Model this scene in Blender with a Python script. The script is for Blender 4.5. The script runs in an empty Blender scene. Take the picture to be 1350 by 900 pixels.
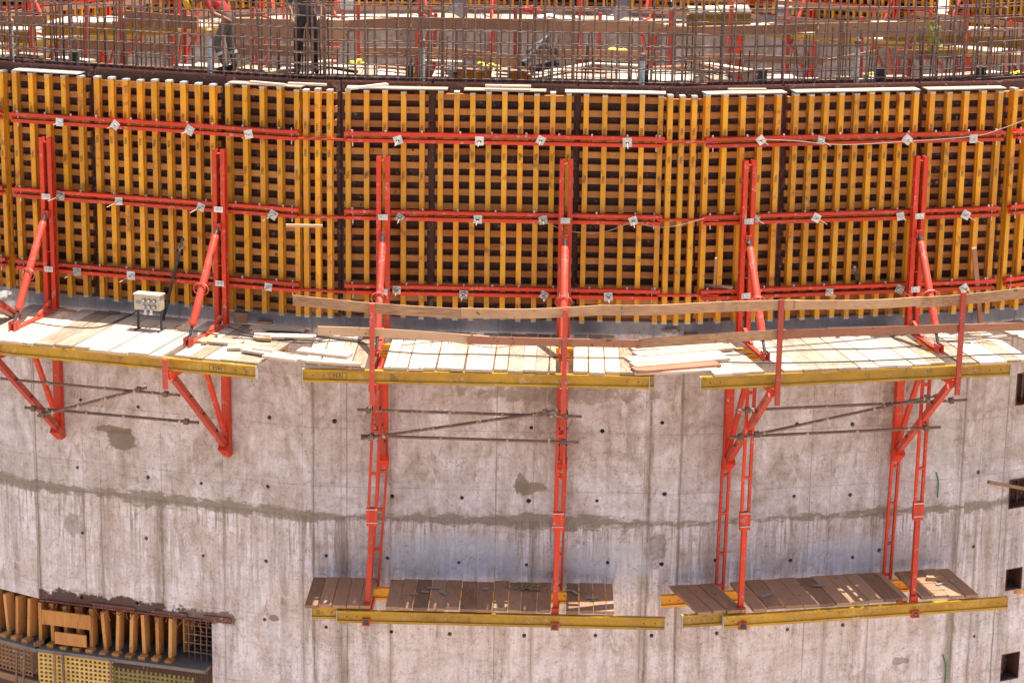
import bpy, bmesh, math, random
from mathutils import Vector, Matrix
random.seed(7)
C = bpy.context.scene.collection
S = bpy.context.scene
rad = math.radians
# ------------------------------------------------------------------ camera
CAM = Vector((4.12919, -37.5065, 7.5862)); YAW, PIT, ROL, FPX = -0.02319, 0.25284, 0.0147, 3174.82
fw = Vector((math.sin(YAW)*math.cos(PIT), math.cos(YAW)*math.cos(PIT), -math.sin(PIT)))
rt0 = Vector((math.cos(YAW), -math.sin(YAW), 0)); up0 = rt0.cross(fw)
rt = math.cos(ROL)*rt0 + math.sin(ROL)*up0; up = -math.sin(ROL)*rt0 + math.cos(ROL)*up0
cd = bpy.data.cameras.new('camera'); cam = bpy.data.objects.new('camera', cd); C.objects.link(cam)
M4 = Matrix((( rt.x, up.x, -fw.x, CAM.x), (rt.y, up.y, -fw.y, CAM.y), (rt.z, up.z, -fw.z, CAM.z), (0, 0, 0, 1)))
cam.matrix_world = M4
cd.sensor_width = 36; cd.lens = FPX/1350*36; cd.clip_end = 2000; cd.clip_start = 0.5
S.camera = cam
# ------------------------------------------------------------------ world, sun, exposure
w = bpy.data.worlds.new("World"); S.world = w; w.use_nodes = True
wn = w.node_tree; wn.nodes.clear()
sky = wn.nodes.new('ShaderNodeTexSky'); sky.sky_type = 'NISHITA'; sky.sun_disc = False
SUN = Vector((0.22, 0.08, 1)).normalized()
sky.sun_elevation = math.asin(SUN.z); sky.sun_rotation = math.atan2(SUN.x, SUN.y)
sky.air_density = 1.0; sky.dust_density = 3.5; sky.ozone_density = 0.6
bg = wn.nodes.new('ShaderNodeBackground'); bg.inputs[1].default_value = 0.11
wo = wn.nodes.new('ShaderNodeOutputWorld')
wn.links.new(sky.outputs[0], bg.inputs[0]); wn.links.new(bg.outputs[0], wo.inputs[0])
sl = bpy.data.lights.new('sun', 'SUN'); sl.energy = 4.6; sl.angle = rad(0.53); sl.color = (1, 0.95, 0.87)
so = bpy.data.objects.new('sun', sl); C.objects.link(so); so.location = (10, 5, 40)
so.rotation_mode = 'QUATERNION'; so.rotation_quaternion = SUN.to_track_quat('Z', 'Y')
S.view_settings.view_transform = 'Standard'; S.view_settings.look = 'None'
S.view_settings.exposure = 1.06; S.view_settings.gamma = 1
S.cycles.max_bounces = 8; S.cycles.diffuse_bounces = 5

# ------------------------------------------------------------------ frames (s along the wall, o outward, z up)
TL, TR, W = 0.25982, 0.24261, 6.002
STEP = 2*math.pi/25
def mk(base, ang): return Matrix.Translation(Vector((base[0], base[1], 0))) @ Matrix.Rotation(ang, 4, 'Z')
FR = {'M': mk((0, 0), 0), 'R': mk((W, 0), TR), 'L': mk((0, 0), -TL)}   # L uses negative s
cL = FR['L'] @ Vector((-5.0, 0, 0)); FR['L2'] = mk((cL.x, cL.y), -TL-STEP)        # negative s
cR = FR['R'] @ Vector((5.02, 0, 0)); FR['X'] = mk((cR.x, cR.y), TR+STEP)
c3 = FR['L2'] @ Vector((-6, 0, 0)); FR['L3'] = mk((c3.x, c3.y), -TL-2*STEP)
c4 = FR['X'] @ Vector((6, 0, 0)); FR['X2'] = mk((c4.x, c4.y), TR+2*STEP)
FR['CL'] = mk((0, 0), -TL/2); FR['CR'] = mk((W, 0), TR/2)
FR['W'] = Matrix.Identity(4)
CEN = Vector((3.0, 23.7)); RIN = 22.4
WF = 2*RIN*math.tan(STEP/2)
for k in range(-4, 5):
    a = k*STEP
    cpt = CEN + RIN*Vector((math.sin(a), math.cos(a)))
    bpt = cpt - (WF/2)*Vector((math.cos(a), -math.sin(a)))
    FR['F%d' % k] = mk(bpt, -a)
def ray(px, py): return (fw + (px-675)/FPX*rt - (py-450)/FPX*up)
def hit(fc, off, px, py):
    """point seen at this place of the photograph on the plane `off` in front of a wall face -> (s, z)"""
    m = FR[fc]; d = ray(px, py)
    n = -(m.to_3x3() @ Vector((0, 1, 0))); b = m.translation + off*n
    t = (b-CAM).dot(n)/d.dot(n); p = m.inverted() @ (CAM + t*d)
    return p.x, p.z
def atz(px, py, z):
    d = ray(px, py); t = (z-CAM.z)/d.z; return CAM + t*d
def at(fc, off, px, py):
    s, z = hit(fc, off, px, py); return Vector((s, -off, z))

# ------------------------------------------------------------------ materials
def newmat(name):
    m = bpy.data.materials.new(name); m.use_nodes = True; nt = m.node_tree
    return m, nt, nt.nodes['Principled BSDF']
def N(nt, t, **k):
    n = nt.nodes.new(t)
    for a, b in k.items(): setattr(n, a, b)
    return n
def ramp(nt, stops, src):
    r = N(nt, 'ShaderNodeValToRGB'); e = r.color_ramp.elements
    while len(e) < len(stops): e.new(0.5)
    for i, (p, c) in enumerate(stops):
        e[i].position = p; e[i].color = (*c, 1) if len(c) == 3 else c
    nt.links.new(src, r.inputs[0]); return r.outputs[0]
def mapped(nt, scale, rand=0, coord='Object'):
    tc = N(nt, 'ShaderNodeTexCoord'); mp = N(nt, 'ShaderNodeMapping'); mp.inputs['Scale'].default_value = scale
    nt.links.new(tc.outputs[coord], mp.inputs[0])
    if rand:
        gi = N(nt, 'ShaderNodeNewGeometry'); mu = N(nt, 'ShaderNodeMath', operation='MULTIPLY'); mu.inputs[1].default_value = 37.0
        oi = N(nt, 'ShaderNodeObjectInfo'); ad = N(nt, 'ShaderNodeMath', operation='ADD')
        nt.links.new(gi.outputs['Random Per Island'], ad.inputs[0]); nt.links.new(oi.outputs['Random'], ad.inputs[1])
        nt.links.new(ad.outputs[0], mu.inputs[0]); nt.links.new(mu.outputs[0], mp.inputs['Location'])
    return mp.outputs[0]
def noise(nt, vec, scale, detail=4, rough=0.6, dist=0):
    n = N(nt, 'ShaderNodeTexNoise'); n.inputs['Scale'].default_value = scale; n.inputs['Detail'].default_value = detail
    n.inputs['Roughness'].default_value = rough; n.inputs['Distortion'].default_value = dist
    nt.links.new(vec, n.inputs['Vector']); return n.outputs['Fac']
def mix(nt, f, a, b, mode='MIX'):
    m = N(nt, 'ShaderNodeMix', data_type='RGBA', blend_type=mode)
    if isinstance(f, (int, float)): m.inputs[0].default_value = f
    else: nt.links.new(f, m.inputs[0])
    for i, x in ((6, a), (7, b)):
        if isinstance(x, tuple): m.inputs[i].default_value = (*x, 1)
        else: nt.links.new(x, m.inputs[i])
    return m.outputs[2]
def bump(nt, bs, h, st, dist=0.01):
    b = N(nt, 'ShaderNodeBump'); b.inputs['Strength'].default_value = st; b.inputs['Distance'].default_value = dist
    nt.links.new(h, b.inputs['Height']); nt.links.new(b.outputs[0], bs.inputs['Normal'])
def math_(nt, op, a, b=None, c=None, clamp=False):
    m = N(nt, 'ShaderNodeMath', operation=op); m.use_clamp = clamp
    for i, x in enumerate((a, b, c)):
        if x is None: continue
        if isinstance(x, (int, float)): m.inputs[i].default_value = x
        else: nt.links.new(x, m.inputs[i])
    return m.outputs[0]

def wood(name, dark, mid, light, axis=2, rough=0.75, spread=0.5):
    """grain runs along axis; each board gets its own tone"""
    m, nt, bs = newmat(name)
    sc = [14, 14, 14]; sc[axis] = 1.3
    v = mapped(nt, sc, 1)
    g = noise(nt, v, 3.0, 6, 0.65, 0.4)
    big = noise(nt, mapped(nt, (1.2, 1.2, 1.2), 1), 1.5, 3)
    gi = N(nt, 'ShaderNodeNewGeometry'); oi = N(nt, 'ShaderNodeObjectInfo')
    r1 = math_(nt, 'ADD', gi.outputs['Random Per Island'], oi.outputs['Random']); r1 = math_(nt, 'FRACT', r1)
    f = math_(nt, 'MULTIPLY_ADD', g, 0.55, math_(nt, 'MULTIPLY', big, 0.3))
    f = math_(nt, 'ADD', f, math_(nt, 'MULTIPLY_ADD', r1, spread, -spread/2))
    c = ramp(nt, [(0.18, dark), (0.42, mid), (0.72, light)], f)
    kn = noise(nt, mapped(nt, (5, 5, 5), 1), 2.2, 2)
    c = mix(nt, ramp(nt, [(0.66, (0, 0, 0)), (0.74, (1, 1, 1))], kn), c, tuple(x*0.5 for x in dark))
    nt.links.new(c, bs.inputs['Base Color']); bs.inputs['Roughness'].default_value = rough
    bump(nt, bs, g, 0.5, 0.006)
    return m
def paint(name, col, worn, dirt, rough=0.45, scale=6, amt=0.62, metal=0, splash=0.75):
    m, nt, bs = newmat(name)
    v = mapped(nt, (1, 1, 1), 1)
    a = noise(nt, v, scale, 6, 0.7); b = noise(nt, v, scale*0.35, 3)
    oi = N(nt, 'ShaderNodeObjectInfo')
    c = mix(nt, ramp(nt, [(0.42, (0, 0, 0)), (0.60, (1, 1, 1))], b), col, worn)
    if splash:
        sp = noise(nt, v, 19, 5, 0.7, 0.6); sp2 = noise(nt, v, 3.1, 3)
        k = math_(nt, 'MULTIPLY', ramp(nt, [(0.54, (0, 0, 0)), (0.64, (1, 1, 1))], sp), ramp(nt, [(0.48, (0, 0, 0)), (0.62, (1, 1, 1))], sp2))
        c = mix(nt, math_(nt, 'MULTIPLY', k, splash), c, (0.50, 0.43, 0.38))
        run = noise(nt, mapped(nt, (1, 1, 0.15), 1), 13, 4, 0.7)
        c = mix(nt, math_(nt, 'MULTIPLY', ramp(nt, [(0.52, (0, 0, 0)), (0.68, (1, 1, 1))], run), 0.35), c, dirt)
    c = mix(nt, ramp(nt, [(amt, (0, 0, 0)), (amt+0.09, (1, 1, 1))], a), c, dirt)
    hs = N(nt, 'ShaderNodeHueSaturation'); nt.links.new(c, hs.inputs['Color'])
    nt.links.new(math_(nt, 'MULTIPLY_ADD', oi.outputs['Random'], 0.36, 0.80), hs.inputs['Value'])
    nt.links.new(hs.outputs[0], bs.inputs['Base Color'])
    bs.inputs['Roughness'].default_value = rough; bs.inputs['Metallic'].default_value = metal
    bump(nt, bs, a, 0.25, 0.003)
    return m
RED = paint('red_paint', (0.62, 0.034, 0.005), (0.52, 0.038, 0.009), (0.24, 0.03, 0.015), 0.55)
PRED = paint('faded_red_paint', (0.56, 0.045, 0.018), (0.50, 0.065, 0.03), (0.30, 0.07, 0.045), 0.5)
DRED = paint('weathered_red_paint', (0.50, 0.05, 0.025), (0.42, 0.06, 0.035), (0.2, 0.06, 0.04), 0.55)
YEL = paint('yellow_timber_beam', (0.74, 0.35, 0.010), (0.66, 0.27, 0.010), (0.34, 0.13, 0.02), 0.6, 3, 0.56)
YEL2 = paint('ochre_timber_beam', (0.46, 0.25, 0.010), (0.36, 0.185, 0.010), (0.20, 0.11, 0.02), 0.5, 4, 0.58)
GALV = paint('galvanised_steel', (0.62, 0.62, 0.60), (0.5, 0.5, 0.5), (0.30, 0.27, 0.24), 0.4, 12, 0.6, 0.35, 0.3)
GALV2 = paint('stained_steel_plate', (0.42, 0.38, 0.34), (0.5, 0.47, 0.44), (0.25, 0.13, 0.08), 0.5, 12, 0.52, 0.2, 0.3)
CAP = paint('grey_plastic_cap', (0.46, 0.47, 0.44), (0.40, 0.41, 0.38), (0.3, 0.26, 0.2), 0.6, 12)
RUST = paint('rusty_steel', (0.13, 0.075, 0.06), (0.17, 0.10, 0.08), (0.22, 0.13, 0.09), 0.65, 9)
BAR = paint('reinforcing_steel', (0.13, 0.07, 0.052), (0.16, 0.10, 0.08), (0.17, 0.065, 0.03), 0.55, 9, 0.6, 0.25)
BLACK = paint('black_iron', (0.03, 0.028, 0.026), (0.05, 0.045, 0.04), (0.09, 0.05, 0.03), 0.6)
CREAM = paint('cream_enamel', (0.62, 0.56, 0.40), (0.58, 0.5, 0.36), (0.35, 0.27, 0.16), 0.5)
SOCK = paint('socket_grey', (0.12, 0.12, 0.13), (0.2, 0.2, 0.2), (0.1, 0.1, 0.1), 0.4)
SLAT = wood('orange_slat_wood', (0.26, 0.09, 0.018), (0.50, 0.20, 0.045), (0.62, 0.31, 0.09), 0, spread=0.45)
PLY = paint('dark_plywood_face', (0.085, 0.026, 0.016), (0.06, 0.020, 0.013), (0.12, 0.05, 0.03), 0.6, 3)
PLY2 = paint('dark_box_plywood', (0.11, 0.045, 0.03), (0.08, 0.03, 0.02), (0.16, 0.08, 0.05), 0.7, 5)
LIP = paint('brown_plywood_edge', (0.16, 0.045, 0.03), (0.13, 0.035, 0.025), (0.22, 0.10, 0.07), 0.6, 5)
DECK = wood('bleached_deck_plank', (0.22, 0.15, 0.09), (0.46, 0.36, 0.27), (0.62, 0.52, 0.42), 1, spread=0.4)
DECKX = wood('bleached_loose_plank', (0.36, 0.25, 0.16), (0.55, 0.43, 0.32), (0.66, 0.56, 0.45), 0, spread=0.35)
LOWD = wood('weathered_brown_plank', (0.16, 0.085, 0.045), (0.33, 0.185, 0.105), (0.46, 0.28, 0.17), 1, spread=0.35)
RAIL = wood('tan_guard_board', (0.20, 0.10, 0.05), (0.48, 0.28, 0.15), (0.62, 0.42, 0.26), 0, spread=0.3)
RAILR = wood('reddish_guard_board', (0.22, 0.085, 0.045), (0.34, 0.14, 0.08), (0.42, 0.20, 0.12), 0, spread=0.2)
INB = wood('brown_guard_board', (0.22, 0.10, 0.05), (0.38, 0.19, 0.10), (0.46, 0.26, 0.15), 0, spread=0.3)
FIN = wood('orange_falsework_timber', (0.34, 0.13, 0.03), (0.55, 0.25, 0.07), (0.62, 0.33, 0.12), 2, spread=0.3)
LATT = paint('yellow_lattice_sheet', (0.62, 0.42, 0.12), (0.5, 0.32, 0.08), (0.3, 0.18, 0.06), 0.6)
LATO = paint('olive_lattice_sheet', (0.26, 0.20, 0.05), (0.2, 0.16, 0.04), (0.14, 0.1, 0.04), 0.6)
LATB = paint('brown_lattice_sheet', (0.25, 0.11, 0.04), (0.2, 0.09, 0.035), (0.14, 0.07, 0.03), 0.6)
def plain(name, col, rough=0.6):
    return paint(name, col, tuple(c*0.85 for c in col), tuple(c*0.55 for c in col), rough, 8, 0.66, splash=0)
CABLE = plain('dark_cable', (0.03, 0.03, 0.035)); WIRE = plain('pale_wire', (0.4, 0.33, 0.26)); GREEN = plain('green_hose', (0.03, 0.22, 0.10))
ROPE = plain('tan_rope', (0.36, 0.27, 0.13)); RAG = plain('pale_rag', (0.62, 0.55, 0.46)); YGL = plain('yellow_glove', (0.65, 0.55, 0.06))
BLUE = plain('blue_plastic', (0.05, 0.18, 0.6)); WHT = plain('white_plastic', (0.75, 0.73, 0.68)); INK = plain('dark_stamp_ink', (0.06, 0.04, 0.02))
REDC = plain('red_fabric', (0.65, 0.04, 0.03)); GREY = plain('grey_sheet', (0.30, 0.285, 0.27)); SILL = plain('dusty_grey_board', (0.20, 0.18, 0.17))
LEAF = plain('yellow_green_leaf', (0.38, 0.45, 0.04)); TWIG = plain('brown_twig', (0.12, 0.08, 0.04))

def concrete(name, seams, stains, zj, tone=1.0, band=1.0):
    m, nt, bs = newmat(name)
    tc = N(nt, 'ShaderNodeTexCoord'); sp = N(nt, 'ShaderNodeSeparateXYZ'); nt.links.new(tc.outputs['Object'], sp.inputs[0])
    X, Z = sp.outputs[0], sp.outputs[2]
    big = noise(nt, mapped(nt, (1, 1, 1)), 0.7, 5, 0.6)
    med = noise(nt, mapped(nt, (1, 1, 1)), 3.2, 8, 0.68)
    fine = noise(nt, mapped(nt, (1, 1, 1)), 24, 6, 0.72)
    strk = noise(nt, mapped(nt, (1, 1, 0.11)), 5.5, 7, 0.75)
    strk2 = noise(nt, mapped(nt, (1, 1, 0.05)), 16, 5, 0.7)
    hor = noise(nt, mapped(nt, (0.22, 0.2, 1.3)), 5, 5, 0.7)
    blot = noise(nt, mapped(nt, (1, 1, 0.8)), 1.25, 8, 0.66, 0.9)
    wide = noise(nt, mapped(nt, (1, 1, 0.08)), 2.3, 6, 0.72)
    low = math_(nt, 'LESS_THAN', Z, zj+0.05)
    f0 = math_(nt, 'ADD', math_(nt, 'MULTIPLY', blot, 0.6), math_(nt, 'ADD', math_(nt, 'MULTIPLY', big, 0.2), math_(nt, 'MULTIPLY', med, 0.2)))
    cl = ramp(nt, [(0.32, (0.40*tone, 0.31*tone, 0.27*tone)), (0.42, (0.60*tone, 0.505*tone, 0.49*tone)), (0.52, (0.74*tone, 0.675*tone, 0.715*tone)), (0.62, (0.83*tone, 0.785*tone, 0.86*tone))], f0)
    cu = ramp(nt, [(0.33, (0.29*tone, 0.23*tone, 0.20*tone)), (0.43, (0.47*tone, 0.395*tone, 0.375*tone)), (0.53, (0.63*tone, 0.575*tone, 0.61*tone)), (0.62, (0.76*tone, 0.715*tone, 0.78*tone))], f0)
    c = mix(nt, low, cu, cl)
    c = mix(nt, math_(nt, 'MULTIPLY_ADD', low, 0.35, 0.28), c, ramp(nt, [(0.36, (0.50, 0.44, 0.39)), (0.50, (1, 1, 1)), (0.70, (1.0, 1.0, 1.0))], wide), 'MULTIPLY')
    c = mix(nt, 0.38, c, ramp(nt, [(0.36, (0.50, 0.44, 0.39)), (0.50, (1, 1, 1)), (0.70, (1.0, 1.0, 1.0))], strk), 'MULTIPLY')
    c = mix(nt, 0.25, c, ramp(nt, [(0.36, (0.5, 0.45, 0.42)), (0.5, (1, 1, 1))], hor), 'MULTIPLY')
    c = mix(nt, 0.7, c, ramp(nt, [(0.30, (0.42, 0.37, 0.34)), (0.47, (1, 1, 1))], fine), 'MULTIPLY')
    spk = noise(nt, mapped(nt, (1, 1, 1)), 9, 8, 0.75, 0.5)
    c = mix(nt, 0.7, c, ramp(nt, [(0.33, (0.45, 0.37, 0.32)), (0.43, (0.86, 0.84, 0.82)), (0.52, (1, 1, 1))], spk), 'MULTIPLY')
    wht = math_(nt, 'MULTIPLY', ramp(nt, [(0.56, (0, 0, 0)), (0.66, (1, 1, 1))], noise(nt, mapped(nt, (1.0, 1, 0.35)), 4.0, 8, 0.7, 0.8)), 0.5)
    c = mix(nt, wht, c, (0.82*tone, 0.785*tone, 0.85*tone))
    brn = math_(nt, 'MULTIPLY', ramp(nt, [(0.58, (0, 0, 0)), (0.65, (1, 1, 1))], noise(nt, mapped(nt, (1.6, 1, 0.45)), 2.6, 8, 0.72, 1.2)), 0.55)
    c = mix(nt, brn, c, (0.27, 0.20, 0.15))
    # panel grid lines: thin dark lines left by the shuttering sheets
    def line(src, pos, wd, strength, nz, soft=1.0):
        d = math_(nt, 'ABSOLUTE', math_(nt, 'SUBTRACT', src, pos))
        d = math_(nt, 'ADD', d, math_(nt, 'MULTIPLY', math_(nt, 'SUBTRACT', nz, 0.5), -wd*3*soft))
        return math_(nt, 'MULTIPLY', math_(nt, 'SUBTRACT', 1.0, math_(nt, 'DIVIDE', d, wd), clamp=True), strength, clamp=True)
    for z0 in (-3.62, -4.62, -6.95, -8.2, -2.75):
        c = mix(nt, line(Z, z0, 0.010, 0.40, med, 1.8), c, (0.15, 0.12, 0.10))
    for (s0, wd, st, full) in seams:
        ln = line(X, s0, wd*1.3, st, strk, 1.5)
        ln = math_(nt, 'MULTIPLY', ln, ramp(nt, [(0.34, (0.35, 0.35, 0.35)), (0.52, (1, 1, 1))], spk))
        if not full: ln = math_(nt, 'MULTIPLY', ln, low)
        c = mix(nt, ln, c, (0.20, 0.15, 0.105))
        c = mix(nt, line(X, s0, 0.009, 0.42, med, 1.2), c, (0.10, 0.08, 0.065))
    # dribbles of grout below the joint
    below = math_(nt, 'MULTIPLY', low, math_(nt, 'SUBTRACT', 1.0, math_(nt, 'DIVIDE', math_(nt, 'SUBTRACT', zj, Z), 2.6), clamp=True))
    dr = ramp(nt, [(0.46, (0, 0, 0)), (0.56, (1, 1, 1))], strk2)
    dr = math_(nt, 'MULTIPLY', dr, math_(nt, 'MULTIPLY', below, ramp(nt, [(0.36, (0.15, 0.15, 0.15)), (0.54, (1, 1, 1))], strk)))
    c = mix(nt, math_(nt, 'MULTIPLY', dr, math_(nt, 'MULTIPLY', 0.95, ramp(nt, [(0.42, (0.25, 0.25, 0.25)), (0.56, (1, 1, 1))], blot))), c, (0.27, 0.195, 0.135))
    # wet brown grout band along the construction joint
    bn = noise(nt, mapped(nt, (1, 1, 2.5)), 3.2, 9, 0.72)
    bandw = math_(nt, 'MULTIPLY', math_(nt, 'SUBTRACT', noise(nt, mapped(nt, (0.25, 1, 0)), 1.6, 3), 0.30), 0.62*band)
    d = math_(nt, 'ABSOLUTE', math_(nt, 'SUBTRACT', math_(nt, 'MULTIPLY_ADD', math_(nt, 'SUBTRACT', bn, 0.5), 0.50, Z), zj+0.04))
    bd = math_(nt, 'MULTIPLY', math_(nt, 'SUBTRACT', bandw, d), 22.0, clamp=True)
    c = mix(nt, math_(nt, 'MULTIPLY', bd, math_(nt, 'MULTIPLY_ADD', spk, 0.7, 0.42)), c, mix(nt, fine, (0.15, 0.115, 0.08), (0.25, 0.20, 0.145)))
    for (sx, sz, rx, rz, col, st) in stains:
        dx = math_(nt, 'DIVIDE', math_(nt, 'SUBTRACT', X, sx), rx); dz = math_(nt, 'DIVIDE', math_(nt, 'SUBTRACT', Z, sz), rz)
        dd = math_(nt, 'SQRT', math_(nt, 'ADD', math_(nt, 'MULTIPLY', dx, dx), math_(nt, 'MULTIPLY', dz, dz)))
        dd = math_(nt, 'ADD', dd, math_(nt, 'MULTIPLY', math_(nt, 'SUBTRACT', med, 0.5), 3.2))
        mk_ = math_(nt, 'MULTIPLY', math_(nt, 'SUBTRACT', 1.0, dd), 5.0, clamp=True)
        c = mix(nt, math_(nt, 'MULTIPLY', mk_, st), c, col)
    shade_damp = math_(nt, 'MULTIPLY', math_(nt, 'SUBTRACT', math_(nt, 'MULTIPLY_ADD', math_(nt, 'SUBTRACT', med, 0.5), 0.12, Z), -1.97), 30.0, clamp=True)  # top strip dark bluish: formwork shade and damp put into the colour
    c = mix(nt, math_(nt, 'MULTIPLY', shade_damp, 0.72), c, mix(nt, med, (0.10, 0.115, 0.14), (0.22, 0.24, 0.28)))
    # hairline cracks
    vo = N(nt, 'ShaderNodeTexVoronoi', feature='DISTANCE_TO_EDGE'); vo.inputs['Scale'].default_value = 2.2
    wv = N(nt, 'ShaderNodeVectorMath', operation='ADD'); nt.links.new(tc.outputs['Object'], wv.inputs[0])
    nn = N(nt, 'ShaderNodeTexNoise'); nn.inputs['Scale'].default_value = 3; nn.inputs['Detail'].default_value = 5; nt.links.new(tc.outputs['Object'], nn.inputs['Vector'])
    nt.links.new(nn.outputs['Color'], wv.inputs[1]); nt.links.new(wv.outputs[0], vo.inputs['Vector'])
    ck = math_(nt, 'SUBTRACT', 1.0, math_(nt, 'DIVIDE', vo.outputs['Distance'], 0.012), clamp=True)
    ck = math_(nt, 'MULTIPLY', ck, ramp(nt, [(0.48, (0, 0, 0)), (0.55, (1, 1, 1))], big))
    c = mix(nt, math_(nt, 'MULTIPLY', ck, 0.75), c, (0.10, 0.08, 0.07))
    nt.links.new(c, bs.inputs['Base Color']); bs.inputs['Roughness'].default_value = 0.85
    h = math_(nt, 'ADD', math_(nt, 'MULTIPLY', fine, 0.35), math_(nt, 'ADD', math_(nt, 'MULTIPLY', med, 0.7), math_(nt, 'MULTIPLY', strk, 0.5)))
    bump(nt, bs, h, 0.6, 0.02)
    return m

# ------------------------------------------------------------------ mesh helpers
class MB:
    def __init__(s): s.v = []; s.f = []
    def raw(s, vs, fs):
        n = len(s.v); s.v += [Vector(v) for v in vs]; s.f += [tuple(i+n for i in f) for f in fs]; return s
    def bx(s, x0, x1, o0, o1, z0, z1):
        y0, y1 = -o1, -o0
        return s.raw([(x0,y0,z0),(x1,y0,z0),(x1,y1,z0),(x0,y1,z0),(x0,y0,z1),(x1,y0,z1),(x1,y1,z1),(x0,y1,z1)],
                     [(0,3,2,1),(4,5,6,7),(0,1,5,4),(1,2,6,5),(2,3,7,6),(3,0,4,7)])
    def beam(s, p, q, w, h, side=None):
        """rectangular bar p->q; w across `side`, h across the other way"""
        p, q = Vector(p), Vector(q); d = (q-p).normalized()
        side = Vector(side) if side else (Vector((1,0,0)) if abs(d.z) > 0.7 else d.cross(Vector((0,0,1))))
        side = (side - side.dot(d)*d).normalized(); u = d.cross(side).normalized()
        vs = []
        for c in (p, q):
            for a, b in ((-1,-1),(1,-1),(1,1),(-1,1)): vs.append(c + side*a*w/2 + u*b*h/2)
        return s.raw(vs, [(3,2,1,0),(4,5,6,7),(0,1,5,4),(1,2,6,5),(2,3,7,6),(3,0,4,7)])
    def tube(s, pts, r, n=8, cap=True):
        pts = [Vector(p) for p in pts]; rs = r if isinstance(r, (list, tuple)) else [r]*len(pts)
        vs = []; fs = []; ref = None
        for i, p in enumerate(pts):
            d = (pts[min(i+1, len(pts)-1)] - pts[max(i-1, 0)]).normalized()
            if ref is None: ref = Vector((0,0,1)) if abs(d.z) < 0.8 else Vector((1,0,0))
            a = (ref - ref.dot(d)*d).normalized(); b = d.cross(a); ref = a
            for k in range(n):
                t = 2*math.pi*k/n; vs.append(p + rs[i]*(math.cos(t)*a + math.sin(t)*b))
        for i in range(len(pts)-1):
            for k in range(n):
                k2 = (k+1) % n; fs.append((i*n+k, i*n+k2, (i+1)*n+k2, (i+1)*n+k))
        if cap: fs.append(tuple(range(n-1, -1, -1))); fs.append(tuple((len(pts)-1)*n+k for k in range(n)))
        return s.raw(vs, fs)
    def board(s, pts, th, h):
        """curved board standing on edge: pts = centre line, th thick horizontally, h tall"""
        pts = [Vector(p) for p in pts]; vs = []; fs = []
        for i, p in enumerate(pts):
            d = (pts[min(i+1, len(pts)-1)] - pts[max(i-1, 0)]); d.z = 0; d.normalize(); sd = Vector((d.y, -d.x, 0))
            for a, b in ((-1,-1),(1,-1),(1,1),(-1,1)): vs.append(p + sd*a*th/2 + Vector((0,0,b*h/2)))
        for i in range(len(pts)-1):
            for k in range(4):
                k2 = (k+1) % 4; fs.append((i*4+k, i*4+k2, (i+1)*4+k2, (i+1)*4+k))
        fs += [(3,2,1,0), tuple((len(pts)-1)*4+k for k in range(4))]
        return s.raw(vs, fs)
def lab(o, label, cat, group=None, kind=None):
    if label: o['label'] = label
    if cat: o['category'] = cat
    if group: o['group'] = group
    if kind: o['kind'] = kind
    return o
BASES = {}
def thing(name, fc, base, label, cat, group=None):
    o = bpy.data.objects.new(name, None); o.empty_display_size = 0.2; C.objects.link(o)
    b = Vector((base[0], -base[1], base[2]))                # base given as (s, o, z)
    o.matrix_world = FR[fc] @ Matrix.Translation(b); BASES[o.name] = b
    return lab(o, label, cat, group)
def link(name, mb, mat, parent=None, fc=None, base=None, smooth=False):
    """one mesh object; vertices come in facet coordinates"""
    me = bpy.data.meshes.new(name)
    if parent is not None: b = BASES[parent.name]
    else:
        if base is None:
            xs = [v.x for v in mb.v]; ys = [v.y for v in mb.v]; zs = [v.z for v in mb.v]
            b = Vector(((min(xs)+max(xs))/2, (min(ys)+max(ys))/2, min(zs)))
        else: b = Vector((base[0], -base[1], base[2]))
    me.from_pydata([v-b for v in mb.v], [], mb.f)
    bm = bmesh.new(); bm.from_mesh(me); bmesh.ops.recalc_face_normals(bm, faces=bm.faces[:]); bm.to_mesh(me); bm.free()
    me.materials.append(mat)
    if smooth:
        for p in me.polygons: p.use_smooth = True
    o = bpy.data.objects.new(name, me); C.objects.link(o)
    if parent is not None: o.parent = parent
    else: o.matrix_world = FR[fc] @ Matrix.Translation(b)
    BASES[o.name] = b
    return o
def sub(name, mb, mat, parent, smooth=False): return link(name, mb, mat, parent, smooth=smooth)
def R_(a, b): return random.uniform(a, b)

# ------------------------------------------------------------------ ground
def ground(name, z, size, col1, col2, cx=0, cy=0):
    m, nt, bs = newmat(name+'_soil'); v = mapped(nt, (1,1,1))
    c = ramp(nt, [(0.3, col1), (0.7, col2)], noise(nt, v, 0.4, 8, 0.7)); nt.links.new(c, bs.inputs['Base Color'])
    bs.inputs['Roughness'].default_value = 0.95; bump(nt, bs, noise(nt, v, 3, 6), 0.6, 0.1)
    mb = MB(); mb.raw([(cx-size,cy-size,z),(cx+size,cy-size,z),(cx+size,cy+size,z),(cx-size,cy+size,z)], [(0,1,2,3)])
    o = link(name, mb, m, fc='W', base=(0,0,z)); o['kind'] = 'structure'
ground('ground', -16.0, 1500, (0.36, 0.28, 0.20), (0.52, 0.42, 0.32))

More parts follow.
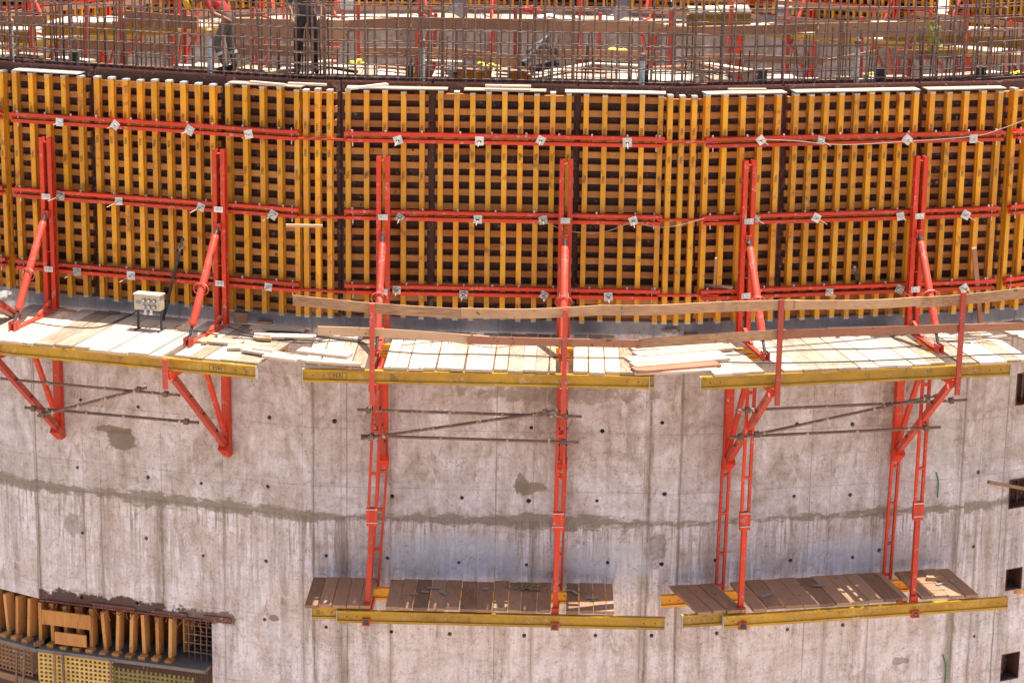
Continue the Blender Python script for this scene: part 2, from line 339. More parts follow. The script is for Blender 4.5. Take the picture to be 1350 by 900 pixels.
# ------------------------------------------------------------------ concrete walls
zhead = -7.17; sjamb = -1.80; ZJ = -5.18; ZT = -1.45; TH = 1.30
holes = {'L': [(32,602),(102,616),(195,629),(265,637),(353,641),(32,691),(109,702),(193,709),(268,732),(351,739),(108,787),(181,794),(349,816),(31,776),(106,527),(182,536),(355,550)],
 'M': [(441,555),(517,654),(609,656),(697,660),(787,660),(876,651),(511,735),(605,741),(694,744),(801,741),(872,743),(516,832),(593,835),(691,837),(785,837),(859,837),(430,732),(430,826),(700.5,563.6),(794,568),(873,557)],
 'R': [(1047,654),(1121,652),(1042,738),(1124,734),(1159,725),(945,834),(1038,829),(1111,823),(943,738),(1051,559),(1124,559)],
 'X': [(1283,720),(1290,622),(1284,838)]}
def wall(fc, s0, s1, m0, m1, mat, label, zlow=-16.05, th=TH, openings=(), zt=ZT, back=False, name='concrete_wall'):
    """plan trapezoid with mitred ends; m0/m1 = tan of half the corner angles"""
    mb = MB()
    def prism(oa, ob, z0, z1):
        A = lambda s, o, m: s + m*o
        pts = [(s0 - m0*oa, -oa), (s1 + m1*oa, -oa), (s1 + m1*ob, -ob), (s0 - m0*ob, -ob)]
        vs = [(x, y, z0) for x, y in pts] + [(x, y, z1) for x, y in pts]
        mb.raw(vs, [(3,2,1,0),(4,5,6,7),(0,1,5,4),(1,2,6,5),(2,3,7,6),(3,0,4,7)])
    # one closed stepped profile: the lower lift stands 20 mm proud of the upper lift
    p = 0.010
    prof = [(p, zlow), (p, ZJ), (0, ZJ+0.045), (0, zt), (-th, zt), (-th, zlow)]
    n = len(prof); vs = []
    for s, m, sg in ((s0, m0, -1), (s1, m1, 1)):
        for o, z in prof: vs.append((s + sg*m*o, -o, z))
    fs = [tuple(range(n)), tuple(range(2*n-1, n-1, -1))] + [(i, (i+1) % n, n+(i+1) % n, n+i) for i in range(n)]
    mb.raw(vs, fs)
    o = link(name, mb, mat, fc=fc, base=(0, 0, 0))
    cut = MB(); ct = 0
    for (x, y) in holes.get(fc, []):
        s, z = hit(fc, 0, x, y); r = R_(0.030, 0.042)
        cut.tube([(s, -0.2, z), (s, 0.16, z)], r, 10); ct += 1
    for (a0, a1, z0, z1, dep) in openings: cut.bx(a0, a1, -dep, 0.3, z0, z1); ct += 1
    if ct:
        co = link('cutter', cut, mat, fc=fc, base=(0, 0, 0))
        md = o.modifiers.new('b', 'BOOLEAN'); md.object = co; md.solver = 'EXACT'; md.operation = 'DIFFERENCE'; md.use_self = True
        bpy.context.view_layer.update()
        dg = bpy.context.evaluated_depsgraph_get(); me = bpy.data.meshes.new_from_object(o.evaluated_get(dg))
        o.modifiers.clear(); o.data = me; bpy.data.objects.remove(co)
    lab(o, label, 'wall', 'concrete wall sections of the round tank')
    return o
def sx(fc, x, y): return hit(fc, 0, x, y)[0]
def st_(fc, x, y, rx, rz, col=(0.17, 0.13, 0.09), st=0.8):
    s, z = hit(fc, 0, x, y); return (s, z, rx, rz, col, st)
TB = (0.50, 0.54, 0.64)
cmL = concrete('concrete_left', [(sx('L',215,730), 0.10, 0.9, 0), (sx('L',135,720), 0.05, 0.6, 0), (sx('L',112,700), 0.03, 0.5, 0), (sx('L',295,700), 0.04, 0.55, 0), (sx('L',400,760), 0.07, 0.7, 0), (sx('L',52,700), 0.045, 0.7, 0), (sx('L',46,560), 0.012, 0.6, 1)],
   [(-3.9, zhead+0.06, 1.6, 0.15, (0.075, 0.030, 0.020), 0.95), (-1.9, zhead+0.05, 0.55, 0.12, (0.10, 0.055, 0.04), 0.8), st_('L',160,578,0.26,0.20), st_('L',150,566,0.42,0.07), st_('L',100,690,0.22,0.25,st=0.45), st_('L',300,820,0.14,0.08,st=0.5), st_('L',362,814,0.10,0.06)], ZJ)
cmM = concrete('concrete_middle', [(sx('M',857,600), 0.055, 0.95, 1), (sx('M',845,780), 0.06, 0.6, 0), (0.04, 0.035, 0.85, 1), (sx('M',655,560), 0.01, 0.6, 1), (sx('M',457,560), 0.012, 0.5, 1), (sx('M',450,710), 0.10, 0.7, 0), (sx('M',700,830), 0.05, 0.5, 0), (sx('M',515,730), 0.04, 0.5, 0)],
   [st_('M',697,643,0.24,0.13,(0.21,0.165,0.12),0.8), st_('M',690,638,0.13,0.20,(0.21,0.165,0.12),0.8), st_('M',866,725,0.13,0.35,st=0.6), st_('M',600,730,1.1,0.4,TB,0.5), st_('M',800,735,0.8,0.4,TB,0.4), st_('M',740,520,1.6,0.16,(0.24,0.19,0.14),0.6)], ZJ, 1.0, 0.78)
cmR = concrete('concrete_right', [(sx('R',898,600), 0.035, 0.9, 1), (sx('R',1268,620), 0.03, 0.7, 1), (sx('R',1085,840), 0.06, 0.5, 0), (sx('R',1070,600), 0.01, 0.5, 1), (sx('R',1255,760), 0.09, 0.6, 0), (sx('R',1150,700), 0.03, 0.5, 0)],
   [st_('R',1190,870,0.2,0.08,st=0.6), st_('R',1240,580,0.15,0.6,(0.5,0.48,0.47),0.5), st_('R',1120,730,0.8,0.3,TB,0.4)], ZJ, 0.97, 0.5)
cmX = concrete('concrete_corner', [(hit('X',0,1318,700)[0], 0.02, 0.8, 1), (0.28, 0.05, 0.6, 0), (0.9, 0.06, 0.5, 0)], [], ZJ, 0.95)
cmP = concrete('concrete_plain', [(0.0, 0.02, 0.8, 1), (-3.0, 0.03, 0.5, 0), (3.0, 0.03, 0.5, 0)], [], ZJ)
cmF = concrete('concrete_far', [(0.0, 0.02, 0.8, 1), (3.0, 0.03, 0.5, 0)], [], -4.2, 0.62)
tl, tr, tq = math.tan(TL/2), math.tan(TR/2), math.tan(STEP/2)

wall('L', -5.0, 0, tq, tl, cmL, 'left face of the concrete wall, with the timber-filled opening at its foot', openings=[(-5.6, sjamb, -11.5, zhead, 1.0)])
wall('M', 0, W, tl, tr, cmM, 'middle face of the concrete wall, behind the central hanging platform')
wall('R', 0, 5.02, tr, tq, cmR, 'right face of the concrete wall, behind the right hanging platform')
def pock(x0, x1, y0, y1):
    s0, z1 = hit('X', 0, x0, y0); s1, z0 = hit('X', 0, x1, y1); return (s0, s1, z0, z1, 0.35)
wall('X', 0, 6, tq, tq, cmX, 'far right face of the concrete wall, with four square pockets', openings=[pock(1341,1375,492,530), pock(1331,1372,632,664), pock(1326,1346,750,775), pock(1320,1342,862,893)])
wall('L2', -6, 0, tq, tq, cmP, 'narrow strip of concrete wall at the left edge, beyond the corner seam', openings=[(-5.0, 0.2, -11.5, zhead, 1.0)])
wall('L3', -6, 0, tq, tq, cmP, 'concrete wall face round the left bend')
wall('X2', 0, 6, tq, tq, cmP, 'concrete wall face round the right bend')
for k in range(-4, 5):
    nm = {-4:'first',-3:'second',-2:'third',-1:'fourth',0:'fifth',1:'sixth',2:'seventh',3:'eighth',4:'ninth'}[k]
    wall('F%d' % k, 0, WF, -tq, -tq, cmF, '%s face from the left of the far tank wall seen through the bars' % nm, zt=-1.75)

# ------------------------------------------------------------------ formwork
ORD = ['first','second','third','fourth','fifth','sixth','seventh','eighth','ninth','tenth','eleventh']
def stamp_mesh(txt, size):
    cu = bpy.data.curves.new('t', 'FONT'); cu.body = txt; cu.size = size; cu.align_x = 'CENTER'; cu.align_y = 'CENTER'; cu.resolution_u = 1; cu.extrude = 0.0015
    o = bpy.data.objects.new('t', cu); C.objects.link(o); bpy.context.view_layer.update()
    me = bpy.data.meshes.new_from_object(o.evaluated_get(bpy.context.evaluated_depsgraph_get())); bpy.data.objects.remove(o)
    me.materials.clear(); me.materials.append(INK)
    return me
STM = stamp_mesh('PERI', 0.06)
STB = stamp_mesh('PERI', 0.085)
def stamp(me, parent, s, o, z, vert, mat=None):
    b = BASES[parent.name]
    ob = bpy.data.objects.new('stamp', me); C.objects.link(ob); ob.parent = parent
    m = Matrix.Rotation(rad(90), 4, 'X')
    if vert: m = Matrix.Rotation(rad(-90), 4, 'Y') @ m
    ob.matrix_local = Matrix.Translation(Vector((s, -o, z))-b) @ m
def girder(mb, s, o0, z0, z1, fw_=0.085, dep=0.20, web=0.028, fl=0.036):
    mb.bx(s-fw_/2, s+fw_/2, o0+dep-fl, o0+dep, z0, z1)
    mb.bx(s-web/2, s+web/2, o0+fl, o0+dep-fl, z0, z1)
    mb.bx(s-fw_/2, s+fw_/2, o0, o0+fl, z0, z1)
def panel(fc, ss, z0, z1, label, far=False, cat='formwork panel', group='yellow formwork panels on the wall', ph=0.0, lean=0.0):
    p = thing('formwork_panel', fc, ((ss[0]+ss[-1])/2, 0, z0), label, cat, group)
    a, b = ss[0]-0.10, ss[-1]+0.10
    mb = MB(); mb.bx(a-0.02, b+0.02, 0.004, 0.024, z0-0.03, z1+0.08); sub('plywood_face', mb, PLY, p)
    mb = MB(); mb.bx(a-0.02, b+0.02, 0.004, 0.0255, z1+0.0805, z1+0.11); sub('plywood_edge', mb, LIP, p)
    mb = MB(); z = z0+0.05+ph
    while z < z1-0.05:
        j = R_(-0.012, 0.012); a2 = a + R_(0, 0.03); b2 = b - R_(0, 0.03)
        mb.bx(a2, b2, 0.045, 0.138, z+j, z+j+0.098); z += 0.215
    sub('slat_lattice', mb, SLAT, p)
    for s in ss:
        zt = z1 + R_(-0.02, 0.015); zb = z0 + R_(-0.02, 0.02)
        mb = MB(); girder(mb, s, 0.140, zb+0.03, zt-0.03, fw_=0.080, dep=0.140)
        o = sub('vertical_beam', mb, YEL, p)
        if not far:
            mb = MB(); mb.bx(s-0.043, s+0.043, 0.140, 0.284, zt-0.03, zt); sub('end_cap', mb, CAP, o)
            mb = MB(); mb.bx(s-0.041, s+0.041, 0.140, 0.281, zb, zb+0.03); sub('end_cap', mb, CAP, o)
            stamp(STM, o, s, 0.2815, 0.62+R_(-0.01, 0.01) if len(ss) == 5 else 0.95, True)
            stamp(STM, o, s, 0.2815, 1.38 + R_(-.02, .02), True)
    return p
def waler(fc, s0, s1, z, label, group, far=False):
    p = thing('steel_waler', fc, ((s0+s1)/2, 0.35, z-0.08), label, 'waler', group)
    for k, zz in enumerate((0.052, -0.052)):
        mb = MB(); dz = -0.02 if k else 0.0
        mb.bx(s0+(0.03 if k else 0), s1-(0.03 if k else 0), 0.400, 0.408, z+zz-0.026, z+zz+0.026)
        mb.bx(s0+(0.03 if k else 0), s1-(0.03 if k else 0), 0.290, 0.298, z+zz-0.026, z+zz+0.026)
        zi = z+zz-math.copysign(0.022, zz); mb.bx(s0+(0.03 if k else 0), s1-(0.03 if k else 0), 0.298, 0.400, zi-0.004, zi+0.004)
        sub('channel', mb, RED, p)
    s = s0+0.05
    while s < s1-0.05:
        mb = MB(); mb.bx(s-0.025, s+0.025, 0.33, 0.336, z-0.045, z+0.025); sub('spacer_plate', mb, RED, p); s += 0.95
    if not far:
        s = s0+0.12
        while s < s1-0.05:
            mb = MB(); mb.tube([(s, -0.36, z+0.075), (s, -0.36, z+0.11)], 0.016, 6); sub('bolt', mb, GALV, p); s += R_(0.4, 0.62)
        for s in (s0+0.13, s1-0.13):
            mb = MB(); mb.tube([(s, -0.35, z+0.11), (s, -0.35, z-0.15)], 0.010, 6); sub('pin', mb, GALV, p)
    return p
def anchor(fc, x, y, label):
    s, z = hit(fc, 0.41, x, y)
    p = thing('tie_anchor', fc, (s, 0.41, z), label, 'tie anchor', 'silver tie anchors on the red walers')
    a = R_(-0.5, 1.2) if random.random() < 0.6 else R_(-0.12, 0.12)
    c, sn = math.cos(a), math.sin(a); h = R_(0.062, 0.072); mb = MB()
    vs = [(s + c*u*h - sn*v*h, y_, z + sn*u*h + c*v*h) for y_ in (-0.412, -0.424) for u, v in ((-1,-1),(1,-1),(1,1),(-1,1))]
    mb.raw(vs, [(0,1,2,3),(7,6,5,4),(0,4,5,1),(1,5,6,2),(2,6,7,3),(3,7,4,0)]); sub('anchor_plate', mb, GALV if random.random() < 0.7 else GALV2, p)
    L = R_(0.18, 0.42); d = R_(-0.02, 0.02)
    mb = MB(); mb.tube([(s, -0.30, z), (s+d, -0.46-L, z-0.04*L)], 0.0085, 6); sub('tie_rod', mb, WIRE, p)
    mb = MB(); mb.tube([(s, -0.425, z), (s, -0.455, z)], 0.032, 6); mb.bx(s-0.055, s+0.055, 0.435, 0.455, z-0.012, z+0.012); sub('wing_nut', mb, GALV, p)
def strongback(fc, s, z0, z1, label, far=False):
    p = thing('steel_strongback', fc, (s, 0.48, z0), label, 'steel post', 'upright red steel posts against the formwork')
    for sg in (-1, 1):
        mb = MB(); a = s+sg*0.035; b = s+sg*0.105; lo, hi = min(a, b), max(a, b)
        mb.bx(lo, hi, 0.532, 0.54, z0, z1); mb.bx(lo, hi, 0.412, 0.42, z0, z1)
        mb.bx(a-0.004, a+0.004, 0.42, 0.532, z0, z1); sub('channel', mb, RED, p)
    z = z1-0.02
    while z > z0+0.1: mb = MB(); mb.bx(s-0.034, s+0.034, 0.43, 0.53, z-0.06, z-0.045); sub('spacer_plate', mb, RED, p); z -= 0.9
    if not far:
        for zz in (0.0, -1.2):
            mb = MB(); mb.bx(s-0.075, s+0.075, 0.542, 0.556, zz-0.045, zz+0.045); mb.tube([(s-0.03, -0.55, zz), (s-0.03, -0.60, zz)], 0.014, 6); mb.tube([(s+0.03, -0.55, zz), (s+0.03, -0.60, zz)], 0.014, 6)
            sub('wedge_clamp', mb, GALV, p)
    return p
def prop(fc, s, z1, z0, label, o1=1.75, ds=0.0, far=False):
    p = thing('push_pull_prop', fc, (s, o1, z0), label, 'brace prop', 'slanting red props behind the formwork posts')
    A = Vector((s, -0.60, z1)); B = Vector((s+ds, -o1, z0+0.10)); d = (B-A)
    mb = MB(); mb.tube([A+d*0.07, A+d*0.10, A+d*0.86, A+d*0.88], [0.05, 0.062, 0.062, 0.05], 12); sub('tube', mb, PRED, p, True)
    if not far:
        mb = MB(); mb.tube([A, A+d*0.07], 0.028, 8); sub('spindle', mb, BLACK, p)
        mb = MB(); mb.tube([A+d*0.88, B], 0.026, 8); sub('spindle', mb, BLACK, p)
        mb = MB(); c = A+d*0.55; r = 0.13
        pts = [c + Vector((r*math.cos(t), -0.03, 0.75*r*math.sin(t))) for t in [i*math.pi/5 for i in range(11)]]
        mb.tube(pts, 0.011, 5, False); sub('handle', mb, PRED, p)
        mb = MB(); mb.bx(s+ds-0.05, s+ds-0.038, o1-0.08, o1+0.10, z0, z0+0.15); mb.bx(s+ds+0.038, s+ds+0.05, o1-0.08, o1+0.10, z0, z0+0.15)
        mb.tube([(s+ds-0.07, -o1, z0+0.10), (s+ds+0.07, -o1, z0+0.10)], 0.018, 8); sub('foot_shoe', mb, DRED, p)
        mb = MB(); mb.bx(s-0.05, s+0.05, 0.545, 0.60, z1-0.06, z1+0.06); sub('head_shoe', mb, RED, p)
    mb = MB(); mb.beam((s, -0.5, z0+0.02), (s+ds, -o1, z0+0.02), 0.07, 0.05, (1,0,0)); 
    mb.beam((s, -0.55, z0+0.20), (s, -0.95, z0+0.05), 0.05, 0.05, (1,0,0)); sub('base_rail', mb, PRED, p)
    return p
ZD = -1.95      # deck top
ZW = (1.234, 0.0, -1.203)
GW = 'red steel walers across the formwork'
def formwork_row(fc, sh, where, dz=0.0, far=False, c5=True):
    A = [0.65+0.29*k+sh for k in range(5)]; B = [2.10+0.25*k+sh for k in range(9)]; D = [4.37+0.29*k+sh for k in range(5)]
    z0, z1 = -1.70+dz, 1.96+dz
    if far:
        z0 = -1.70+dz
    for ss, t in ((A, 'left-hand five-beam panel'), (B, 'wide nine-beam panel'), (D, 'right-hand five-beam panel')):
        panel(fc, ss, z0, z1, 'yellow formwork with brown slats, %s of the %s row' % (t, where), far, group='far yellow formwork panels' if far else 'yellow formwork panels on the wall')
    for z, t in zip(ZW, ('top', 'middle', 'bottom')):
        waler(fc, 0.60+sh, 5.60+sh, z+dz, '%s red waler of two channels across the %s formwork row' % (t, where), GW if not far else 'red walers on the far formwork', far)
formwork_row('M', 0, 'middle'); formwork_row('L', -5.62, 'left'); formwork_row('R', -0.45, 'right')
formwork_row('X', 0.0-0.35, 'far right edge')
formwork_row('L2', -5.72, 'far left edge')
panel('CL', [-0.0+0.02+k*0.19 for k in (0, 1, 2)], -1.70, 1.96, 'narrow three-beam filler panel between the left and middle formwork rows', cat='formwork panel')
panel('CR', [-0.36+k*0.19 for k in (0, 1, 2)], -1.70, 1.96, 'narrow three-beam filler panel between the middle and right formwork rows', cat='formwork panel')
# dark backing sheet seen between panels
for fc, a, b, t in (('M', 0.05, 5.95, 'middle'), ('L', -4.95, -0.05, 'left'), ('R', 0.05, 4.98, 'right')):
    mb = MB(); mb.bx(a, b, -0.03, 0.002, -1.44, 2.03)
    lab(link('shutter_sheet', mb, LIP, fc=fc), 'dark brown plywood sheet seen in the gaps between the %s formwork panels' % t, 'plywood sheet')
# couplers bridging the rows at the corners
for (x0, x1, ys, cn) in ((396, 459, ((182,184.5),(285,286.5),(381,385)), 'left and middle'), (874, 938, ((187,187.5),(290,289.5),(389,389)), 'middle and right')):
    for (ya, yb), t in zip(ys, ('top', 'middle', 'bottom')):
        f1, f2 = ('L', 'M') if x0 < 500 else ('M', 'R')
        s, z = hit(f1, 0.36, x0-8, ya); p1 = FR[f1] @ Vector((s, -0.36, z)); s, z = hit(f2, 0.36, x1+8, yb); p2 = FR[f2] @ Vector((s, -0.36, z))
        mb = MB(); mb.beam(p1, p2, 0.09, 0.03); mb.tube([p1, p1+Vector((0,0,0.05))], 0.014, 6); mb.tube([p2, p2+Vector((0,0,0.05))], 0.014, 6)
        lab(link('coupling_plate', mb, RED, fc='W'), '%s flat red coupling bar bridging the %s formwork rows' % (t, cn), 'coupling bar', 'red coupling bars at the corners')
ANC = {'L': [[79,152,250,328],[80,157,265,360],[102,173,354]], 'M': [[525,632,713,827],[527,630,716,835],[523,611,717,802]], 'R': [[1003,1082,1196,1283],[1076,1187,1273,996],[1093,1186,1271]]}
ANY = {'L': [[161,165,172,177],[258,265,273,283],[358,363,378]], 'M': [[185,186,185,188],[287,289,290,291],[382,388,389,391]], 'R': [[185,185,184,183],[287,285,283,288],[385,381,380]]}
for fc, nm in (('L', 'left'), ('M', 'middle'), ('R', 'right')):
    for r, t in enumerate(('top', 'middle', 'bottom')):
        xs = sorted(zip(ANC[fc][r], ANY[fc][r]))
        for i, (x, y) in enumerate(xs):
            anchor(fc, x, y, 'silver tie anchor, %s waler of the %s formwork row, %s from its left' % (t, nm, ORD[i]))
SB = {'L': [-4.33, -1.32], 'M': [1.22, 4.08], 'R': [0.85, 3.70]}
for fc, nm in (('L', 'left'), ('M', 'middle'), ('R', 'right')):
    for i, s in enumerate(SB[fc]):
        strongback(fc, s, ZD+0.06, 0.96, 'upright red twin-channel post on the %s formwork row, its %s one' % (nm, ('left', 'right')[i]))
        ds = {'L': -0.02, 'M': 0.0, 'R': -0.05}[fc]
        prop(fc, s, -0.28, ZD+0.01, 'slanting red prop bracing the %s post of the %s formwork row' % (('left', 'right')[i], nm), ds=ds)
# capping boards on the tops of the beams
for i, (fc, x0, x1, t) in enumerate((('L',20,106,'at the left end of the left row'),('L',302,398,'at the right end of the left row'),('M',457,590,'at the left end of the middle row'),('M',612,720,'in the centre of the middle row'),('M',745,878,'at the right end of the middle row'),('R',930,1036,'at the left end of the right row'),('R',1048,1212,'in the centre of the right row'),('R',1222,1325,'at the right end of the right row'))):
    s0 = hit(fc, 0.25, x0, 118)[0]; s1 = hit(fc, 0.25, x1, 118)[0]; mb = MB(); a = R_(-0.01, 0.02)
    mb.bx(s0, s1, 0.05+a, 0.31+a, 1.978, 1.996)
    lab(link('capping_board', mb, DECKX, fc=fc), 'thin pale board lying on the beam tops %s' % t, 'board', 'thin pale boards on top of the formwork')
for (x0, y0, x1, y1, t) in ((460,117,510,111,'at the left of the middle row'),(640,113,700,114,'over the centre of the middle row'),(330,108,375,112,'over the left row near its right end'),(960,118,1010,118,'over the right row near its left end'),(380,110,430,112,'over the left corner filler')):
    p0 = atz(x0, y0, 2.06); p1 = atz(x1, y1, 2.06)
    mb = MB(); mb.beam(p0, p1, 0.09, 0.03); lab(link('timber_offcut', mb, DECKX, fc='W'), 'short pale offcut on the formwork lip %s' % t, 'timber offcut', 'pale offcuts on the formwork lip')

# ------------------------------------------------------------------ brackets, hanging frames, decks
def ibeam(mb, p, q, h=0.20, f=0.085, web=0.028, fl=0.036):
    p, q = Vector(p), Vector(q)
    for dz, ww, hh in ((h/2-fl/2, f, fl), (0, web, h-2*fl), (-h/2+fl/2, f, fl)): mb.beam(p+Vector((0,0,dz)), q+Vector((0,0,dz)), ww, hh)
def bracket(fc, s, label, far=False, post=None, dz=0.0):
    p = thing('console_bracket', fc, (s, 0, -4.15+dz), label, 'bracket', 'red triangular brackets under the working deck')
    zt = -2.26+dz
    mb = MB()
    for sg in (-1, 1): mb.beam((s+sg*0.045, -0.08, zt), (s+sg*0.045, -2.42, zt), 0.03, 0.11, (1,0,0))
    sub('top_rail', mb, RED, p)
    mb = MB(); mb.beam((s, -0.12, -4.1+dz), (s, -0.12, zt-0.055), 0.13, 0.12, (1,0,0)); sub('wall_leg', mb, RED, p)
    mb = MB(); mb.beam((s, -0.16, -4.05+dz), (s, -2.15, zt-0.10), 0.09, 0.10, (1,0,0)); sub('diagonal_strut', mb, DRED, p)
    mb = MB(); mb.beam((s, -0.14, -3.95+dz), (s, -1.05, zt-0.06), 0.07, 0.07, (1,0,0)); sub('inner_strut', mb, RED, p)
    if not far:
        mb = MB(); mb.beam((s, -0.10, -4.15+dz), (s, -0.30, -4.0+dz), 0.16, 0.13, (1,0,0)); mb.bx(s-0.05, s+0.05, 0.02, 0.16, -4.22+dz, -4.10+dz); sub('wall_shoe', mb, RED, p)
        for t in (0.25, 0.5, 0.75):
            c = Vector((s, -0.16, -4.05+dz)).lerp(Vector((s, -2.15, zt-0.10)), t); mb = MB(); mb.tube([c+Vector((-0.07,0,0)), c+Vector((0.07,0,0))], 0.022, 8); sub('pin', mb, BLACK, p)
    if post:
        z0, z1 = post; mb = MB(); mb.beam((s, -2.47, z0), (s, -2.47, z1), 0.075, 0.05, (1,0,0)); sub('guard_post', mb, DRED, p)
    return p
BS = {'L': [-4.45, -1.42], 'M': [1.21, 4.11], 'R': [0.78, 3.70]}
POST = {'L': [(-2.45, -1.95), (-2.45, -1.98)], 'M': [(-2.5, -0.93), (-2.55, -0.96)], 'R': [(-2.45, -0.80), (-2.42, -0.80)]}
for fc, nm in (('L', 'left'), ('M', 'middle'), ('R', 'right')):
    for i, s in enumerate(BS[fc]):
        bracket(fc, s, 'red triangular bracket carrying the %s deck, the %s of its two' % (nm, ('left', 'right')[i]), post=POST[fc][i])
def hanging(fc, s, label, f0=0, f1=0, r0=0, r1=0):
    p = thing('hanging_frame', fc, (s, 0.7, -6.50), label, 'hanging frame', 'red hanging frames carrying the lower platforms')
    of = 1.22
    F = lambda z: s+f0+(f1-f0)*(-2.3-z)/4.2
    G = lambda z: s+r0+(r1-r0)*(-4.05-z)/2.4
    for sg in (-1, 1):
        mb = MB(); mb.beam((F(-4.75)+sg*0.058, -of, -4.75), (F(-2.32)+sg*0.058, -of, -2.32), 0.042, 0.055, (1,0,0)); sub('front_rail', mb, RED, p)
        mb = MB(); mb.beam((G(-6.42)+sg*0.06, -0.12, -6.42), (G(-4.05)+sg*0.06, -0.12, -4.05), 0.04, 0.055, (1,0,0)); sub('ladder_rail', mb, RED, p)
    for z in (-2.6, -3.3, -4.0): mb = MB(); mb.beam((F(z)-0.05, -of, z), (F(z)+0.05, -of, z), 0.05, 0.04); sub('rung', mb, RED, p)
    for z in (-4.3, -4.95, -5.65, -6.2): mb = MB(); mb.beam((G(z)-0.05, -0.12, z), (G(z)+0.05, -0.12, z), 0.05, 0.04); sub('rung', mb, RED, p)
    mb = MB(); mb.bx(F(-4.7)-0.085, F(-4.7)+0.085, of-0.042, of+0.042, -4.86, -4.56); sub('collar', mb, RED, p)
    for z in (-4.80, -4.58): mb = MB(); mb.tube([(F(z)-0.09, -of-0.045, z), (F(z)+0.09, -of-0.045, z)], 0.009, 6); sub('pin', mb, GALV, p)
    mb = MB(); mb.beam((F(-6.48), -of, -6.48), (F(-4.6), -of, -4.6), 0.08, 0.085, (1,0,0)); sub('front_leg', mb, RED, p)
    mb = MB(); q = F(-6.45); mb.beam((G(-6.42), -0.05, -6.44), (q, -of-0.16, -6.44), 0.085, 0.11, (1,0,0)); mb.bx(q-0.065, q+0.065, of+0.02, of+0.19, -6.49, -6.37); sub('cross_rail', mb, RED, p)
    mb = MB(); mb.bx(q-0.045, q+0.045, of+0.191, of+0.194, -6.47, -6.385); sub('hollow_end', mb, BLACK, p)
    mb = MB(); mb.bx(q-0.06, q+0.06, of+0.05, of+0.10, -6.36, -6.15); sub('beam_stop', mb, RED, p)
for fc, nm in (('M', 'middle'), ('R', 'right')):
    for i, s in enumerate(BS[fc]):
        ln = {('M',0):(0,-.19,0,-.17), ('M',1):(-.02,-.07,0,-.04), ('R',0):(0,-.04,-.01,-.05), ('R',1):(0,-.02,0,-.04)}[(fc, i)]
        hanging(fc, s, 'tall red frame hanging down to the %s lower platform, the %s of its two' % (nm, ('left', 'right')[i]), *ln)
def dbeam(fc, s0, s1, o, ztop, label, mat=None, stamps=(), h=0.20, group='yellow beams under the decks'):
    mb = MB(); ibeam(mb, (s0, -o, ztop-h/2), (s1, -o, ztop-h/2), h)
    ob = link('deck_beam', mb, mat or YEL2, fc=fc, base=((s0+s1)/2, o, ztop-h)); lab(ob, label, 'timber beam', group)
    for s in (s0, s1):
        mb = MB(); mb.bx(s-0.005, s+0.005, o-0.044, o+0.044, ztop-h-0.002, ztop+0.002); sub('end_cap', mb, CAP, ob)
    for s in stamps:
        stamp(STB, ob, s, o+0.0155, ztop-h/2, False)
        mb = MB()
        for dx, dzz, wx, wz in ((0, 0.05, 0.26, 0.006), (0, -0.05, 0.26, 0.006), (-0.13, 0, 0.006, 0.1), (0.13, 0, 0.006, 0.1)): mb.bx(s+dx-wx/2, s+dx+wx/2, o+0.0145, o+0.0165, ztop-h/2+dzz-wz/2, ztop-h/2+dzz+wz/2)
        sub('stamp_frame', mb, INK, ob)
    for s in (s0+0.16, s0+0.32, s1-0.16, s1-0.34): mb = MB(); mb.tube([(s, -o-0.010, ztop-h/2), (s, -o-0.0165, ztop-h/2)], 0.012, 8); sub('bolt_hole', mb, BLACK, ob)
ZB = ZD-0.045
dbeam('L', -5.6, 0.02, 2.30, ZB, 'long yellow beam along the front of the left deck', stamps=(-0.62,))
dbeam('M', 0.14, 5.40, 2.30, ZB-0.01, 'long yellow beam along the front of the middle deck', stamps=(0.68,))
dbeam('M', 4.6, 5.0+0.48, 2.20, ZB-0.03, 'short yellow beam end beside the right end of the middle deck beam')
dbeam('R', -0.40, 4.62, 2.30, ZB, 'long yellow beam along the front of the right deck')
dbeam('X', 0.35, 5.6, 2.30, ZB, 'yellow deck beam at the far right edge, end to end with the right deck beam')
for fc, a, b, nm in (('L', -5.3, -0.1, 'left'), ('M', 0.3, 5.3, 'middle'), ('R', 0.1, 4.6, 'right'), ('X', 0.5, 5.4, 'far right')):
    dbeam(fc, a, b, 0.75, ZB, 'yellow beam under the back of the %s deck, near the wall' % nm, YEL)
def deck(fc, s0, s1, o0, o1, ztop, wd, label, mat=DECK, gaps=(), skew=0.0, th=0.042, jag=0.05, group='plank decks on the brackets', miss=0, back=0.5):
    p = thing('plank_deck', fc, ((s0+s1)/2, (o0+o1)/2, ztop-th), label, 'plank deck', group)
    s = s0
    while s < s1-0.05:
        wq = min(wd*R_(0.85, 1.15), s1-s); g = False
        for a, b in gaps:
            if s+wq > a and s < b:
                if s < a-0.07: wq = a-s
                else: g = True; s = b; break
        if g: continue
        if random.random() >= miss:
            e = o1 + R_(-jag, jag*0.6); dz = R_(-0.006, 0.006); t = R_(-0.008, 0.008)
            vs = []
            ob_ = o0 + (R_(0, jag) if random.random() < 0.72 or 'lower' in group else R_(0.15, back+0.2))
            for oo in (ob_, e):
                for a in (s+0.004+R_(0, 0.004), s+wq-0.004-R_(0, 0.004)):
                    k = skew*(oo-o0) + t*(oo-o0)
                    for z in (ztop-th+dz, ztop+dz): vs.append((a+k, -oo, z))
            mb = MB(); mb.raw(vs, [(0,1,3,2),(4,6,7,5),(0,2,6,4),(1,5,7,3),(0,4,5,1),(2,3,7,6)])
            sub('plank', mb, mat, p)
        s += wq
    return p
